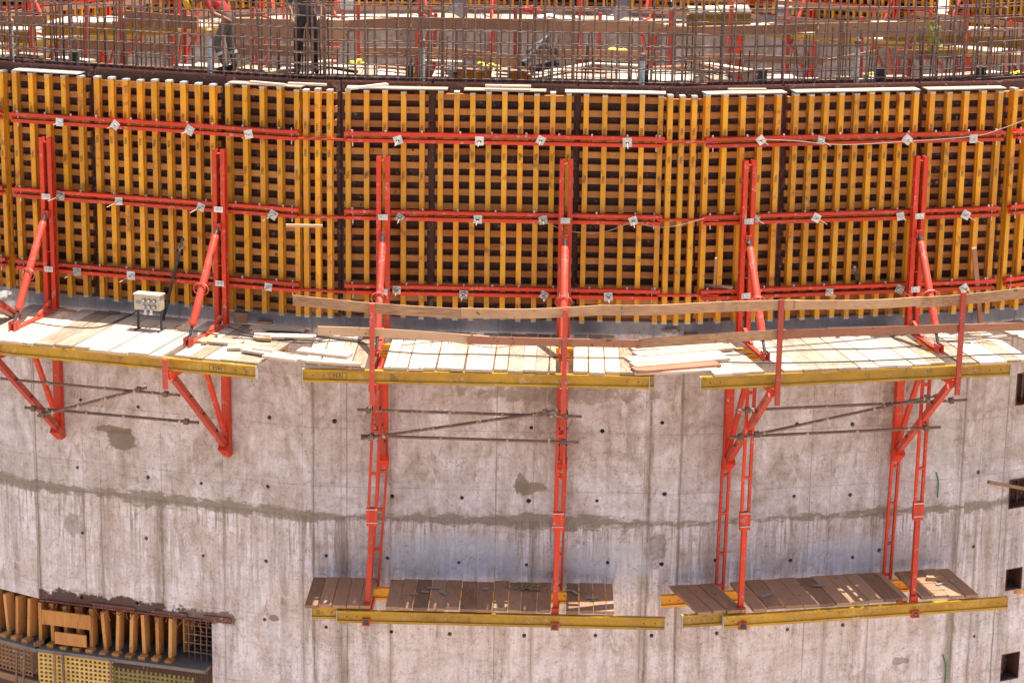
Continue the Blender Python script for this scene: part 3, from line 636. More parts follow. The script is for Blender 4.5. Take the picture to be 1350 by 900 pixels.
deck('L', -5.9, -1.52, 0.06, 2.37, ZD, 0.31, 'wide bleached planks of the left deck, under the control box', gaps=[(-1.52, -1.36)])
deck('L', -1.36, 0.05, 0.10, 2.30, ZD, 0.24, 'bleached planks of the left deck, right of its second prop')
deck('M', 0.16, 1.10, 0.06, 2.34, ZD, 0.24, 'bleached planks at the left end of the middle deck', jag=0.08)
deck('M', 1.38, 3.98, 0.06, 2.34, ZD, 0.215, 'long row of narrow bleached planks filling the middle deck between its two props', jag=0.05)
deck('M', 4.25, 5.18, 0.06, 2.34, ZD, 0.24, 'bleached planks at the right end of the middle deck')
deck('R', -0.20, 0.66, 0.06, 2.34, ZD, 0.27, 'bleached planks at the left end of the right deck')
deck('R', 0.90, 3.56, 0.06, 2.34, ZD, 0.29, 'row of wide bleached planks filling the right deck between its two props')
deck('R', 3.80, 5.0, 0.06, 2.34, ZD, 0.27, 'bleached planks at the right end of the right deck')
deck('X', 0.1, 5.6, 0.06, 2.34, ZD, 0.27, 'bleached planks of the deck at the far right edge')
ZL = -6.17
deck('M', 0.03, 1.08, 0.05, 1.36, ZL, 0.24, 'weathered brown planks at the left end of the middle lower platform', LOWD, group='plank decks of the lower platforms', jag=0.03, th=0.05)
deck('M', 1.32, 3.98, 0.05, 1.36, ZL, 0.245, 'weathered brown planks of the middle lower platform between its two frames', LOWD, group='plank decks of the lower platforms', jag=0.06, th=0.05)
deck('M', 4.22, 4.98, 0.05, 1.36, ZL, 0.22, 'weathered brown planks at the right end of the middle lower platform', LOWD, group='plank decks of the lower platforms', jag=0.03, th=0.05)
deck('R', -0.12, 0.64, 0.05, 1.34, ZL, 0.24, 'weathered brown planks at the left end of the right lower platform', LOWD, group='plank decks of the lower platforms', skew=0.1, th=0.05)
deck('R', 0.92, 3.58, 0.05, 1.34, ZL, 0.27, 'weathered brown planks of the right lower platform between its two frames', LOWD, group='plank decks of the lower platforms', th=0.05)
deck('R', 3.80, 4.78, 0.05, 1.34, ZL, 0.24, 'weathered brown planks at the right end of the right lower platform', LOWD, group='plank decks of the lower platforms', th=0.05)
ZLB = ZL-0.052
dbeam('M', 0.14, 0.95, 1.26, ZLB-0.005, 'short yellow beam at the left end of the middle lower platform', group='yellow beams under the lower platforms')
dbeam('M', 0.55, 5.80, 1.34, ZLB-0.03, 'long yellow beam along the front of the middle lower platform', group='yellow beams under the lower platforms')
dbeam('M', 0.05, 4.9, 0.35, ZLB, 'yellow beam under the back of the middle lower platform', YEL, group='yellow beams under the lower platforms')
dbeam('R', -0.24, 0.6, 1.26, ZLB-0.005, 'short yellow beam at the left end of the right lower platform', group='yellow beams under the lower platforms')
dbeam('R', 0.42, 5.30, 1.34, ZLB-0.03, 'long yellow beam along the front of the right lower platform', group='yellow beams under the lower platforms')
dbeam('R', -0.35, 4.5, 0.35, ZLB, 'yellow beam under the back of the right lower platform', YEL, group='yellow beams under the lower platforms')
dbeam('X', 0.62, 3.4, 1.34, ZLB+0.02, 'yellow beam at the right edge, level with the lower platforms', YEL)

def sheet_plank(x0, y0, x1, y1, z, wd, label, th=0.04, mat=DECKX, name='loose_plank', group='loose planks on the decks'):
    p0 = atz(x0, y0, z); p1 = atz(x1, y1, z); c = (p0+p1)/2; d = p1-p0; L = d.length/2; a = math.atan2(d.y, d.x)
    mb = MB(); mb.bx(-L, L, -wd/2, wd/2, -th/2, th/2)
    o = link(name, mb, mat, fc='W', base=(0, 0, 0)); o.matrix_world = Matrix.Translation(c) @ Matrix.Rotation(a, 4, 'Z')
    lab(o, label, 'plank', group); return o
for i, (a, b, c, d, t) in enumerate(((262,449,325,455,'just right of the left prop, nearest the deck edge'),(322,463,420,473,'lying across the gap, nearest the edge'),(405,478,470,482,'ending on the middle deck beam'),(330,452,400,456,'across the gap, behind the front one'),(395,462,455,466,'beside the first middle deck planks'),(335,440,420,446,'across the gap, in its middle'),(330,430,400,437,'across the gap, close to the formwork'),(420,452,485,456,'behind the left guard post'),(300,458,342,460,'short piece on the end of the left deck'),(420,440,480,444,'farthest back on the middle deck end'),(350,470,398,474,'low piece spanning the two deck ends'),(335,461,360,461,'small piece between two longer planks'))):
    if i in (3, 7): continue
    b += R_(-3, 3); d += R_(-3, 3); c += R_(-8, 12)
    sheet_plank(a, b, c, d, ZD+0.03+0.012*(i % 4), R_(.13, .26), 'loose plank, left deck corner, %s' % t)
for i, (a, b, c, d, t) in enumerate(((836,488,946,479,'nearest the edge, reddish sided'),(834,482,958,471,'second from the edge'),(828,475,950,465,'third from the edge'),(838,468,962,457,'fourth from the edge'),(832,460,950,452,'farthest from the edge'),(835,490,945,486,'lowest, tucked under the others'))):
    sheet_plank(a, b, c, d, ZD+0.025+(R_(0, .02) if i < 5 else -0.03), R_(.24, .33), 'long plank bridging the right deck corner, %s' % t, mat=DECKX if i else RAILR)
for i, (a, b, c, d, t) in enumerate(((340,424,360,425,'short dark batten near the formwork, left of the rail end'),(338,446,358,447,'small block of wood on the deck corner'),(352,433,368,434,'small wood chip behind the block'),(268,452,285,440,'short board leaning by the left prop foot'),(1010,432,1115,428,'pale board lying at the back of the right deck'),(1090,431,1170,430,'second pale board at the back of the right deck'))):
    sheet_plank(a, b, c, d, ZD+0.04, 0.09, t, mat=RAIL if i < 4 else DECKX, group='wood scraps on the decks')
sheet_plank(377,297,425,298, 0.0+0.09, 0.05, 'short brown batten lying on the middle waler near the left corner', mat=RAIL, group='wood scraps on the decks')
sheet_plank(925,375,966,379, -1.203+0.11, 0.07, 'short grey board lying on the bottom waler near the right corner', mat=LOWD, group='wood scraps on the decks')
# guard boards: bent round the corners
def guard(pts, th, h, mat, label, group='wooden guard boards in front of the decks', name='guard_board'):
    # pts: (facet, o, px, py of the board's top edge)
    P = []
    for fc, o, x, y in pts:
        s, z = hit(fc, o, x, y); P.append(FR[fc] @ Vector((s, -o, z-h/2)))
    Q = []
    for i in range(len(P)-1):
        a, b = P[max(i-1, 0)], P[i]; c, d = P[i+1], P[min(i+2, len(P)-1)]
        for k in range(6):
            t = k/6; Q.append(0.5*((2*b)+(-a+c)*t+(2*a-5*b+4*c-d)*t*t+(-a+3*b-3*c+d)*t**3))
    Q.append(P[-1]); mb = MB(); mb.board(Q, th, h)
    mid = Q[len(Q)//2]
    o = link(name, mb, mat, fc='W', base=(mid.x, -mid.y, mid.z-h/2)); lab(o, label, 'guard board', group)
guard([('M',2.40,386,389),('M',2.41,500,400),('M',2.41,612,407)], 0.03, 0.155, RAIL, 'pale tan top guard board in front of the middle deck, leftmost of the top rail')
guard([('M',2.43,608,406),('M',2.44,700,407),('M',2.43,795,402)], 0.03, 0.15, RAIL, 'tan top guard board crossing the second guard post of the middle deck')
guard([('M',2.40,790,402),('M',2.36,862,402),('R',2.36,955,397.5),('R',2.41,1055,395)], 0.03, 0.155, RAIL, 'long tan top guard board bending round the right corner')
guard([('R',2.44,1048,396),('R',2.44,1150,395),('R',2.44,1214,391)], 0.03, 0.14, RAIL, 'tan top guard board with dark knots between the two right guard posts')
guard([('R',2.41,1208,392),('R',2.41,1270,388),('X',2.38,1352,379),('X',2.4,1390,372)], 0.03, 0.16, RAIL, 'tan top guard board rising to the right edge')
guard([('M',2.40,419,430),('M',2.41,500,433),('M',2.41,645,443)], 0.03, 0.13, RAIL, 'tan lower guard board at the left of the middle deck')
guard([('M',2.44,616,443),('M',2.43,740,446),('M',2.44,842,448)], 0.03, 0.12, RAILR, 'reddish lower guard board crossing the second middle guard post')
guard([('M',2.38,838,447),('R',2.34,925,441),('R',2.41,1036,434)], 0.03, 0.145, RAIL, 'weathered tan lower guard board bending round the right corner')
guard([('R',2.44,1032,435),('R',2.43,1150,431),('R',2.44,1262,427)], 0.03, 0.13, RAILR, 'reddish brown lower guard board between the two right guard posts')
guard([('R',2.40,1210,429),('R',2.40,1285,427),('X',2.4,1352,425),('X',2.4,1390,422)], 0.03, 0.12, RAILR, 'reddish lower guard board at the right edge')

# scaffold tubes with couplers
def stube(fc, o, x0, y0, x1, y1, label, ncl=4, r=0.024, o2=None):
    a = at(fc, o, x0, y0); b = at(fc, o2 if o2 else o, x1, y1)
    p = thing('scaffold_tube', fc, (a.x, o, a.z), label, 'scaffold tube', 'rusty scaffold tubes tying the brackets')
    mb = MB(); mb.tube([a, b], r, 10); sub('tube', mb, RUST, p, False)
    for k in range(ncl):
        c = a.lerp(b, (k+0.5)/ncl + R_(-0.05, 0.05)); d = (b-a).normalized()
        mb = MB(); mb.tube([c-d*0.02, c+d*0.02], r+0.007, 8); sub('collar', mb, WIRE, p)
    for t in (0.05, 0.93):
        c = a.lerp(b, t); mb = MB(); mb.bx(c.x-0.035, c.x+0.035, o-0.045, o+0.045, c.z-0.04, c.z+0.04); mb.tube([c+Vector((0,-0.05,0)), c+Vector((0,-0.05,0.08))], 0.008, 5); sub('coupler', mb, RUST, p)
for fc, o, q, nm in (('L', 1.62, ((-20,497,237,521),(33,537,262,557),(50,548,193,511)), 'left'), ('M', 1.66, ((471,540,767,549),(476,574,763,583),(476,578,737,541)), 'middle'), ('R', 1.62, ((970,541,1275,527),(962,576,1240,563),(985,575,1240,520)), 'right')):
    for i, (a, b, c, d) in enumerate(q):
        stube(fc, o + (0.06 if i == 2 else 0), a, b, c, d, '%s rusty scaffold tube between the %s brackets' % (('upper horizontal', 'lower horizontal', 'diagonal')[i], nm))

# ------------------------------------------------------------------ rebar
def rebar_mat(fc, s0, s1, o, label, sp, z_top, hz, rv, rh, jit=0.02, short=None, zb=-1.5):
    p = thing('rebar_mat', fc, ((s0+s1)/2, o, zb), label, 'rebar mat', 'rebar mats standing out of the wall')
    s = s0+R_(0.02, 0.08)
    while s < s1:
        zt = z_top+R_(-0.05, 0.3) if not short else R_(*short)
        r = rv*R_(0.75, 1.25); ln = R_(-0.03, 0.03)
        mb = MB(); mb.tube([(s-ln, -o, zb), (s, -o+R_(-.01,.01), 2.0), (s+ln+R_(-.02,.02), -o+R_(-.02,.02), zt)], r, 6); sub('vertical_bar', mb, BAR, p)
        if random.random() < 0.22:
            mb = MB(); mb.tube([(s+0.035, -o, 0.5), (s+0.04+ln, -o, z_top*0.8 if short else z_top-R_(0, 0.6))], rv*0.9, 6); sub('lap_bar', mb, BAR, p)
        s += sp*R_(0.82, 1.18)
    for z in hz:
        z += R_(-0.015, 0.015); dz = R_(-0.02, 0.02); oo = -o-rv*1.6
        mb = MB(); n = 6; pts = [(s0-0.25+(s1-s0+0.5)*k/n, oo, z+dz*(k/n)+R_(-0.006, 0.006)) for k in range(n+1)]
        mb.tube(pts, rh, 6); sub('horizontal_bar', mb, BAR, p)
hzf = [1.6, 1.85] + [2.12+0.186*k for k in range(9)]
hzb = [1.5, 1.8] + [2.10+0.21*k for k in range(6)]
for fc, a, b, nm in (('L', -5.0, 0, 'left'), ('M', 0, 6, 'middle'), ('R', 0, 5, 'right'), ('L2', -4, 0, 'far left'), ('X', 0, 4, 'far right')):
    rebar_mat(fc, a, b, -0.10, 'outer rebar mat rising above the %s formwork row, nearest the viewer' % nm, 0.165, 3.65, hzf, 0.0165, 0.0095)
    rebar_mat(fc, a, b, -1.16, 'inner rebar mat rising behind the %s formwork row, with bars of uneven height' % nm, 0.15, 3.4, hzb, 0.012, 0.0075, short=(2.55, 3.75) if fc in ('L', 'L2') else (2.35, 3.1))
# tall ribbed sleeves between the mats
def sleeve(x, y0, y1, label, fc, cap=True):
    s, z1 = hit(fc, -0.22, x, y0)
    p = thing('ribbed_sleeve', fc, (s, -0.22, 0.5), label, 'ribbed pipe', 'ribbed galvanised sleeves among the bars')
    pts = []; rs = []; z = 1.2
    while z < z1: pts += [(s, 0.22, z), (s, 0.22, z+0.012)]; rs += [0.036, 0.043]; z += 0.024
    mb = MB(); mb.tube(pts, rs, 12); sub('ribbed_tube', mb, GALV, p)
    mb = MB(); mb.tube([(s, 0.22, 0.5), (s, 0.22, 1.2)], 0.034, 10); sub('pipe', mb, RUST, p)
    if cap:
        mb = MB(); mb.tube([(s, 0.22, z1), (s, 0.22, z1+0.10), (s, 0.22, z1+0.13), (s, 0.22, z1+0.22)], [0.05, 0.055, 0.025, 0.012], 10); sub('taped_cap', mb, RUST if x > 300 else RAIL, p)
sleeve(14, 35, 85, 'silver ribbed sleeve near the left edge', 'L2'); sleeve(276, 48, 100, 'silver ribbed sleeve beside the worker in red', 'L'); sleeve(557, 62, 108, 'silver ribbed sleeve with rag cap left of the clutter', 'M'); sleeve(847, 80, 108, 'dark capped sleeve right of the middle', 'M'); sleeve(1131, 62, 108, 'silver ribbed sleeve among the right bars', 'R')
for x, y, fc, t in ((540,84,'M','left of the middle sleeve'),(850,92,'M','by the dark capped sleeve'),(1005,92,'R','at the left of the right bars'),(1160,90,'R','right of the silver sleeve'),(1292,88,'R','near the right edge'),(98,68,'L','near the left edge')):
    s, z = hit(fc, -0.45, x, y); mb = MB(); mb.bx(s-0.06, s+0.06, -0.52, -0.38, z-0.8, z)
    mb.bx(s-0.07, s+0.07, -0.53, -0.37, z-0.012, z+0.001); mb.tube([(s+.03, .45, z), (s+.03, .45, z+0.08)], 0.01, 6)
    lab(link('box_stub', mb, BLACK, fc=fc), 'dark square steel stub between the bars, %s' % t, 'steel stub', 'dark steel stubs between the bars')

# ------------------------------------------------------------------ inner side of the wall: shutter, deck, guard boards
def inner(fc, s0, s1, nm):
    mb = MB(); mb.bx(s0-0.1, s1+0.1, -1.33, -1.30, -1.7, 1.93)
    lab(link('inner_shutter', mb, LIP, fc=fc), 'dark brown inner shutter behind the %s rebar' % nm, 'shutter')
    if fc in ('M',): deck(fc, s0-0.15, s1+0.15, -2.62, -1.36, 1.96, 0.30, 'bleached plank walkway behind the %s rebar' % nm, group='plank walkways inside the tank', jag=0.03, miss=0.12)
    else:
        w2 = -1.85 if fc in ('R', 'L') else -1.6
        a0 = s0 if fc != 'L' else -3.1
        deck(fc, a0-0.15, s1+0.15, w2, -1.36, 1.96, 0.30, 'narrow strip of bleached planks behind the %s rebar' % nm, group='plank walkways inside the tank', jag=0.03, miss=0.15)
        if fc == 'R': deck(fc, s0, 1.3, -2.6, -1.87, 1.95, 0.26, 'bleached planks widening the walkway at the right corner', group='plank walkways inside the tank', jag=0.03, miss=0.1)
        deck(fc, s0, s1, -2.6, -1.40, 0.9, 0.30, 'brown plank walkway low inside the tank behind the %s rebar' % nm, LOWD, group='plank walkways inside the tank', jag=0.03)
    for o, t in ((-1.5, 'near'),) if fc != 'M' else ((-1.5, 'near'), (-2.5, 'far')):
        dbeam(fc, s0, s1, o, 1.90, 'yellow beam under the %s side of the walkway behind the %s rebar' % (t, nm), YEL, group='yellow beams under the inner walkway')
    s = s0+R_(0.2, 0.6); i = 0
    while s < s1:
        mb = MB(); zt = R_(2.75, 3.0); mb.beam((s, 2.68, 0.9), (s+R_(-.05,.05), 2.68, zt), 0.06, 0.05, (1,0,0))
        lab(link('guard_post', mb, PRED if i % 2 else DRED, fc=fc), 'thin red post on the walkway behind the %s rebar, %s from left' % (nm, ORD[i]), 'guard post', 'red guard posts on the inner walkway'); s += R_(1.0, 1.5); i += 1
for fc, a, b, nm in (('L', -4.7, 0.0, 'left'), ('M', 0.0, 6.0, 'middle'), ('R', 0.0, 4.8, 'right'), ('L2', -4, 0.1, 'far left'), ('X', -0.1, 4, 'far right')): inner(fc, a, b, nm)
GI = 'brown guard boards of the inner walkway'
guard([('L',-2.62,-30,20),('L',-2.62,62,21)], 0.03, 0.19, INB, 'brown upper guard board at the top left edge behind the bars', GI)
guard([('L',-2.66,165,14),('L',-2.66,260,22)], 0.03, 0.22, INB, 'brown upper guard board left of the worker in red', GI)
guard([('L',-2.62,300,24),('M',-2.6,400,26),('M',-2.6,460,27)], 0.03, 0.36, INB, 'deep brown guard board between the two workers', GI)
guard([('M',-2.62,455,27),('M',-2.62,560,23),('M',-2.62,690,27)], 0.03, 0.20, INB, 'brown upper guard board right of the worker in dark clothes', GI)
guard([('M',-2.66,685,27),('M',-2.66,780,28),('M',-2.66,875,31)], 0.03, 0.20, INB, 'brown upper guard board over the middle of the walkway', GI)
guard([('M',-2.62,870,36),('R',-2.6,980,34),('R',-2.6,1080,31)], 0.03, 0.14, INB, 'narrow brown upper guard board at the right corner', GI)
guard([('R',-2.66,1075,31),('R',-2.66,1170,29),('R',-2.66,1271,27)], 0.03, 0.26, INB, 'wide brown upper guard board on the right, ending beside the leafy twig', GI)
guard([('R',-2.55,1280,38),('X',-2.5,1360,36)], 0.03, 0.14, INB, 'brown upper guard board at the top right edge', GI)
guard([('L',-2.55,85,52),('L',-2.55,235,57)], 0.03, 0.16, INB, 'brown lower guard board left of the worker in red', GI)
guard([('L',-2.55,305,58),('M',-2.5,380,60),('M',-2.5,448,62)], 0.03, 0.18, INB, 'brown lower guard board between the two workers', GI)
guard([('M',-2.55,475,63),('M',-2.55,590,64),('M',-2.55,690,74)], 0.03, 0.17, INB, 'brown lower guard board sagging to the right at the middle', GI)
guard([('M',-2.5,708,66),('M',-2.5,790,66),('M',-2.5,870,68)], 0.03, 0.17, INB, 'short brown lower guard board right of the clutter', GI)
guard([('M',-2.55,900,72),('R',-2.5,980,72),('R',-2.5,1085,76)], 0.03, 0.13, INB, 'thin brown lower guard board at the right corner', GI)
guard([('R',-2.5,1085,79),('R',-2.5,1155,66)], 0.025, 0.05, RAIL, 'thin slanting batten tied to the right guard boards', GI)
guard([('R',-2.55,1180,66),('R',-2.55,1262,66)], 0.03, 0.16, INB, 'short brown lower guard board by the leafy twig', GI)
guard([('R',-2.5,1280,73),('X',-2.5,1360,72)], 0.03, 0.14, INB, 'brown lower guard board at the right edge', GI)
# inner bays with yellow beams and boards seen between the guard boards
for fc, x0, y0, x1, y1, o, t in (('L',55,40,232,38,-3.6,'upper left, behind the bars'),('R',1165,46,1360,58,-3.6,'upper right, behind the bars'),('L',-30,48,48,50,-3.2,'far upper left edge'),('M',905,27,990,25,-4.2,'upper right of centre, behind the bars')):
    a = at(fc, o, x0, y0); b = at(fc, o, x1, y1); mb = MB(); ibeam(mb, a, b, 0.2)
    lab(link('deck_beam', mb, YEL2, fc=fc), 'yellow beam inside the tank, %s' % t, 'timber beam', 'yellow beams inside the tank')
    pr = thing('plank_deck', fc, ((a.x+b.x)/2, o, a.z+0.1), 'bleached planks on the yellow beam inside the tank, %s' % t, 'plank deck', 'plank bays inside the tank'); s = a.x+0.05
    while s < b.x-0.2:
        f = (s-a.x)/(b.x-a.x); z = a.z+(b.z-a.z)*f+0.105; mb = MB(); mb.bx(s, s+0.25, o-0.9, o+0.05, z, z+0.04); sub('plank', mb, DECK, pr); s += 0.27
# far formwork across the tank
DZF = -0.30
for k in range(-4, 5):
    fc = 'F%d' % k; nm = ORD[k+4]; sc = WF/6.0
    formwork_row(fc, -0.22, 'far %s' % nm, DZF, True)
    for i, s in enumerate((1.2, 4.2)):
        strongback(fc, s, ZD+0.06+DZF, 0.96+DZF, 'upright red post on the far %s formwork row, the %s of its two' % (nm, ('left', 'right')[i]), True)
        prop(fc, s, -0.28+DZF, ZD+0.01+DZF, 'slanting red prop on the far %s formwork row, the %s of its two' % (nm, ('left', 'right')[i]), far=True)
        bracket(fc, s, 'red bracket under the far %s deck, the %s of its two' % (nm, ('left', 'right')[i]), True, (-2.5+DZF, -0.9+DZF), DZF)
    dbeam(fc, 0.35, WF-0.35, 2.30, ZB+DZF, 'yellow beam along the far %s deck' % nm, group='yellow beams under the far decks')
    deck(fc, 0.3, WF-0.3, 0.06, 2.34, ZD+DZF, 0.42, 'bleached plank deck of the far %s bay' % nm, group='far plank decks', miss=0.08)
    for z, t in ((-0.95+DZF, 'upper'), (-1.45+DZF, 'lower')):
        mb = MB(); mb.bx(0.45+R_(0, 0.5), WF-0.45-R_(0, .6), 2.39, 2.42, z-0.15, z)
        lab(link('guard_board', mb, INB, fc=fc), '%s guard board in front of the far %s deck' % (t, nm), 'guard board', 'far guard boards')

# ------------------------------------------------------------------ opening at lower left with timber falsework
def fcz(x, y, o): s, z = hit('L', o, x, y); return s, z
p_lin = MB(); p_lin.bx(-5.0, sjamb-0.01, -0.5, 0.045, zhead-0.03, zhead-0.004)
lab(link('lintel_board', p_lin, LIP, fc='L'), 'thin dark brown board along the head of the lower left opening', 'board')
for fcq, s0q, s1q, t, n0 in (('L', -5.0, -2.35, 'left face', 0), ('L2', -2.2, -0.15, 'corner strip', 0)):
    s = s0q; i = 0
    while s < s1q:
        p = MB(); dz = R_(-0.015, 0.015)
        tq2 = R_(-0.03, 0.03); p.beam((s, R_(0.02, .08), -7.93+dz), (s+tq2, R_(0.02, .08), -7.23+dz), 0.06, 0.20, (1,0,0))
        p.bx(s+0.10, s+0.13, -0.7, -0.25, -7.93, -7.24)
        o = link('falsework_timber', p, FIN, fc=fcq); lab(o, 'orange upright timber in the lower left opening, %s from left, %s' % ((ORD+['twelfth','thirteenth'])[i], t), 'timber', 'upright orange timbers in the lower left opening')
        b = MB(); b.bx(s-0.06, s+0.06, 0.0, 0.17, -7.99, -7.935+dz); sub('foot_block', b, FIN, o)
        s += 0.245; i += 1
mb = MB()
for k in range(26):
    s = -4.9+k*0.122+R_(-.03, .03); mb.tube([(s, -0.03, zhead-0.01), (s+R_(-.03,.03), -0.09-R_(0,.05), zhead-0.05), (s+R_(-.08,.08), -0.08, zhead-R_(.10,.24))], R_(.006, .010), 5)
lab(link('rusty_wires', mb, plain('red_rust', (0.22, 0.06, 0.03)), fc='L'), 'rusty tie wires hanging from the head of the lower left opening', 'wires')
for k, (x, y, w_, h_) in enumerate(((150,799,0.8,0.06),(225,809,0.6,0.08),(287,816,0.5,0.10))):
    s, z = hit('L', 0.02, x, y); mb = MB(); mb.bx(s-w_/2, s+w_/2, 0.021, 0.034, z-h_/2, z+h_/2)
    lab(link('form_strip', mb, LIP, fc='L'), 'short brown strip of shutter ply stuck above the lower left opening, %s' % ('left one', 'middle one', 'right one')[k], 'ply strip', 'brown ply strips above the lower left opening')
for (a, b, c, d, t) in ((55,803,120,830,'upper board nailed across the upright timbers'),(72,832,114,853,'small lower board nailed across the upright timbers')):
    s0, z1 = fcz(a, b, 0.19); s1, z0 = fcz(c, d, 0.19); mb = MB(); mb.bx(s0, s1, 0.165, 0.195, z0, z1)
    lab(link('cross_board', mb, FIN, fc='L'), t+' at the lower left', 'board')
mb = MB(); mb.bx(-5.0, -1.84, -0.9, 0.26, -8.05, -7.99); lab(link('sill_plank', mb, SILL, fc='L'), 'grey dusty sill plank under the upright timbers at the lower left', 'plank')
mb = MB(); mb.bx(-2.6, 0.1, -0.9, 0.26, -8.05, -7.99); lab(link('sill_plank', mb, SILL, fc='L2'), 'grey dusty sill plank at the very left edge, below the timbers', 'plank')
mb = MB()
for k in range(4): z = -7.35-0.16*k; mb.tube([(-2.35, 0.1, z), (-1.83, 0.12, z-0.02)], 0.012, 6); mb.tube([(-2.3, 0.35, z-0.05), (-1.83, 0.35, z-0.05)], 0.01, 6)
for k in range(5): s = -2.28+0.11*k; mb.tube([(s, 0.11, -8.9), (s, 0.11, -7.2)], 0.011, 6)
lab(link('rebar_ties', mb, BAR, fc='L'), 'bent reinforcing bars crossing the right end of the lower left opening', 'rebar')
mb = MB(); mb.bx(-5.0, sjamb-0.01, -0.98, -0.93, -11.4, zhead-0.04); lab(link('dark_backing', mb, PLY, fc='L'), 'added dark sheet standing in for shade at the back of the lower left opening', 'plywood sheet')  # dark sheet added so the deep recess looks black with shade
mb = MB(); mb.bx(-4.9, 0.1, -0.98, -0.93, -11.4, zhead-0.04); lab(link('dark_backing', mb, PLY, fc='L2'), 'added dark sheet standing in for shade behind the timbers at the very bottom left edge', 'plywood sheet')  # same added dark sheet for the recess round the corner
def lattice(fc, s0, s1, z0, z1, o, mat, label, cell=0.085):
    mb = MB(); s = s0
    while s <= s1: mb.bx(s-0.019, s+0.019, o, o+0.006, z0, z1); s += cell
    z = z0
    while z <= z1: mb.bx(s0, s1, o+0.0065, o+0.0125, z-0.017, z+0.017); z += cell*0.9
    lab(link('lattice_sheet', mb, mat, fc=fc), label, 'lattice sheet', 'perforated lattice sheets at the lower left')
lattice('L', -4.95, -3.55, -8.62, -8.06, 0.20, LATT, 'bright yellow perforated lattice sheet under the sill at the lower left')
lattice('L', -3.50, -2.05, -8.75, -8.14, 0.26, LATO, 'olive perforated lattice sheet at the right of the yellow one')
lattice('L2', -1.6, -0.05, -8.55, -8.06, 0.18, LATB, 'brown perforated lattice sheet at the bottom left edge')
for fc, a, b, z, t in (('L', -5.0, -3.4, -8.70, 'under the yellow lattice sheet'), ('L2', -2.0, 0.1, -8.62, 'under the brown lattice sheet')):
    mb = MB(); mb.bx(a, b, 0.0, 0.24, z-0.10, z+0.02); lab(link('waling_timber', mb, LOWD, fc=fc), 'horizontal brown timber %s' % t, 'timber')
for x, t in ((23,'leftmost'),(33,'second from the left'),(72,'crossing the yellow sheet near its left'),(83,'crossing the middle of the yellow sheet'),(146,'on the seam of the olive sheet')):
    s, z = fcz(x, 870, 0.3); mb = MB(); mb.beam((s-R_(-.1,.15), -0.31, -9.6), (s, -0.31, -8.02), 0.035, 0.03, (1,0,0))
    lab(link('support_stake', mb, RUST if x % 2 else LOWD, fc='L'), 'slim upright stake in front of the lattice sheets, %s' % t, 'stake')

# ------------------------------------------------------------------ small things on the deck
def control_box():
    a = atz(181, 433, ZD); 
    lf = FR['L'].inverted() @ a; s0 = lf.x; o = -lf.y; wd = 0.44
    p = thing('socket_box', 'L', (s0+wd/2, o, ZD), 'cream electrical socket box on black legs standing on the left deck', 'socket box')
    zt = ZD+0.60; zb = zt-0.26
    mb = MB(); mb.bx(s0, s0+wd, o-0.09, o+0.09, zb, zt-0.02); sub('housing', mb, CREAM, p)
    mb = MB(); mb.bx(s0-0.015, s0+wd+0.015, o-0.105, o+0.105, zt-0.02, zt); sub('lid', mb, CREAM, p)
    for i in range(3):
        for j in range(2):
            c = (s0+0.17+i*0.09, zb+0.06+j*0.095)
            mb = MB(); mb.tube([(c[0], -o-0.09, c[1]), (c[0], -o-0.115, c[1])], 0.034, 14); so1 = sub('socket', mb, SOCK if (i, j) != (0, 0) else GREY, p)
            mb = MB(); mb.tube([(c[0], -o-0.116, c[1]), (c[0], -o-0.120, c[1])], 0.022, 12); sub('socket_lid', mb, GALV, so1)
    mb = MB(); mb.bx(s0+0.04, s0+0.11, o+0.091, o+0.097, zb+0.10, zb+0.15); sub('switch_plate', mb, SOCK, p)
    for s in (s0+0.02, s0+wd-0.02):
        mb = MB(); mb.beam((s, -o, ZD), (s, -o, zt-0.05), 0.03, 0.03, (1,0,0)); mb.beam((s, -o-0.14, ZD+0.012), (s, -o+0.14, ZD+0.012), 0.03, 0.02); sub('leg', mb, BLACK, p)
    mb = MB(); mb.beam((s0+0.02, -o, zb-0.03), (s0+wd-0.02, -o, zb-0.03), 0.02, 0.02); sub('brace', mb, BLACK, p)
    for k in (0, 1):
        mb = MB(); mb.tube([(s0+0.2+k*0.1, -o-0.10, zb+0.01), (s0+0.2+k*0.1, -o-0.12, zb-0.07)], [0.02, 0.028], 10); sub('plug', mb, WHT, p)
control_box()
def cable(pts, r, mat, label, name='cable', cat='cable', group=None, jit=0.02):
    P = [Vector(p) for p in pts]; Q = []
    for i in range(len(P)-1):
        a, b = P[max(i-1, 0)], P[i]; c, d = P[i+1], P[min(i+2, len(P)-1)]
        for k in range(6):
            t = k/6; Q.append(0.5*((2*b)+(-a+c)*t+(2*a-5*b+4*c-d)*t*t+(-a+3*b-3*c+d)*t**3))
    Q.append(P[-1]); mb = MB(); mb.tube(Q, r, 6); return lab(link(name, mb, mat, fc='W'), label, cat, group)
zc = ZD+0.02
cable([atz(x, y, zc) for x, y in ((40,424),(80,430),(130,431),(165,418),(181,410))], 0.009, CABLE, 'dark cable running over the left deck to the socket box')
cable([atz(x, y, zc) for x, y in ((255,436),(300,440),(350,447),(400,452),(450,449),(500,456))], 0.009, CABLE, 'dark cable trailing from the left prop across the loose planks')
cable([atz(x, y, zc+.02) for x, y in ((300,430),(330,440),(380,446),(430,450))], 0.008, CABLE, 'thin dark cable lying behind the loose planks at the left corner')
cable([atz(x, y, zc) for x, y in ((505,462),(560,466),(640,467),(700,469),(760,471),(860,471),(960,468),(1060,461),(1160,459),(1220,455))], 0.010, CABLE, 'long dark cable lying along the middle and right decks')
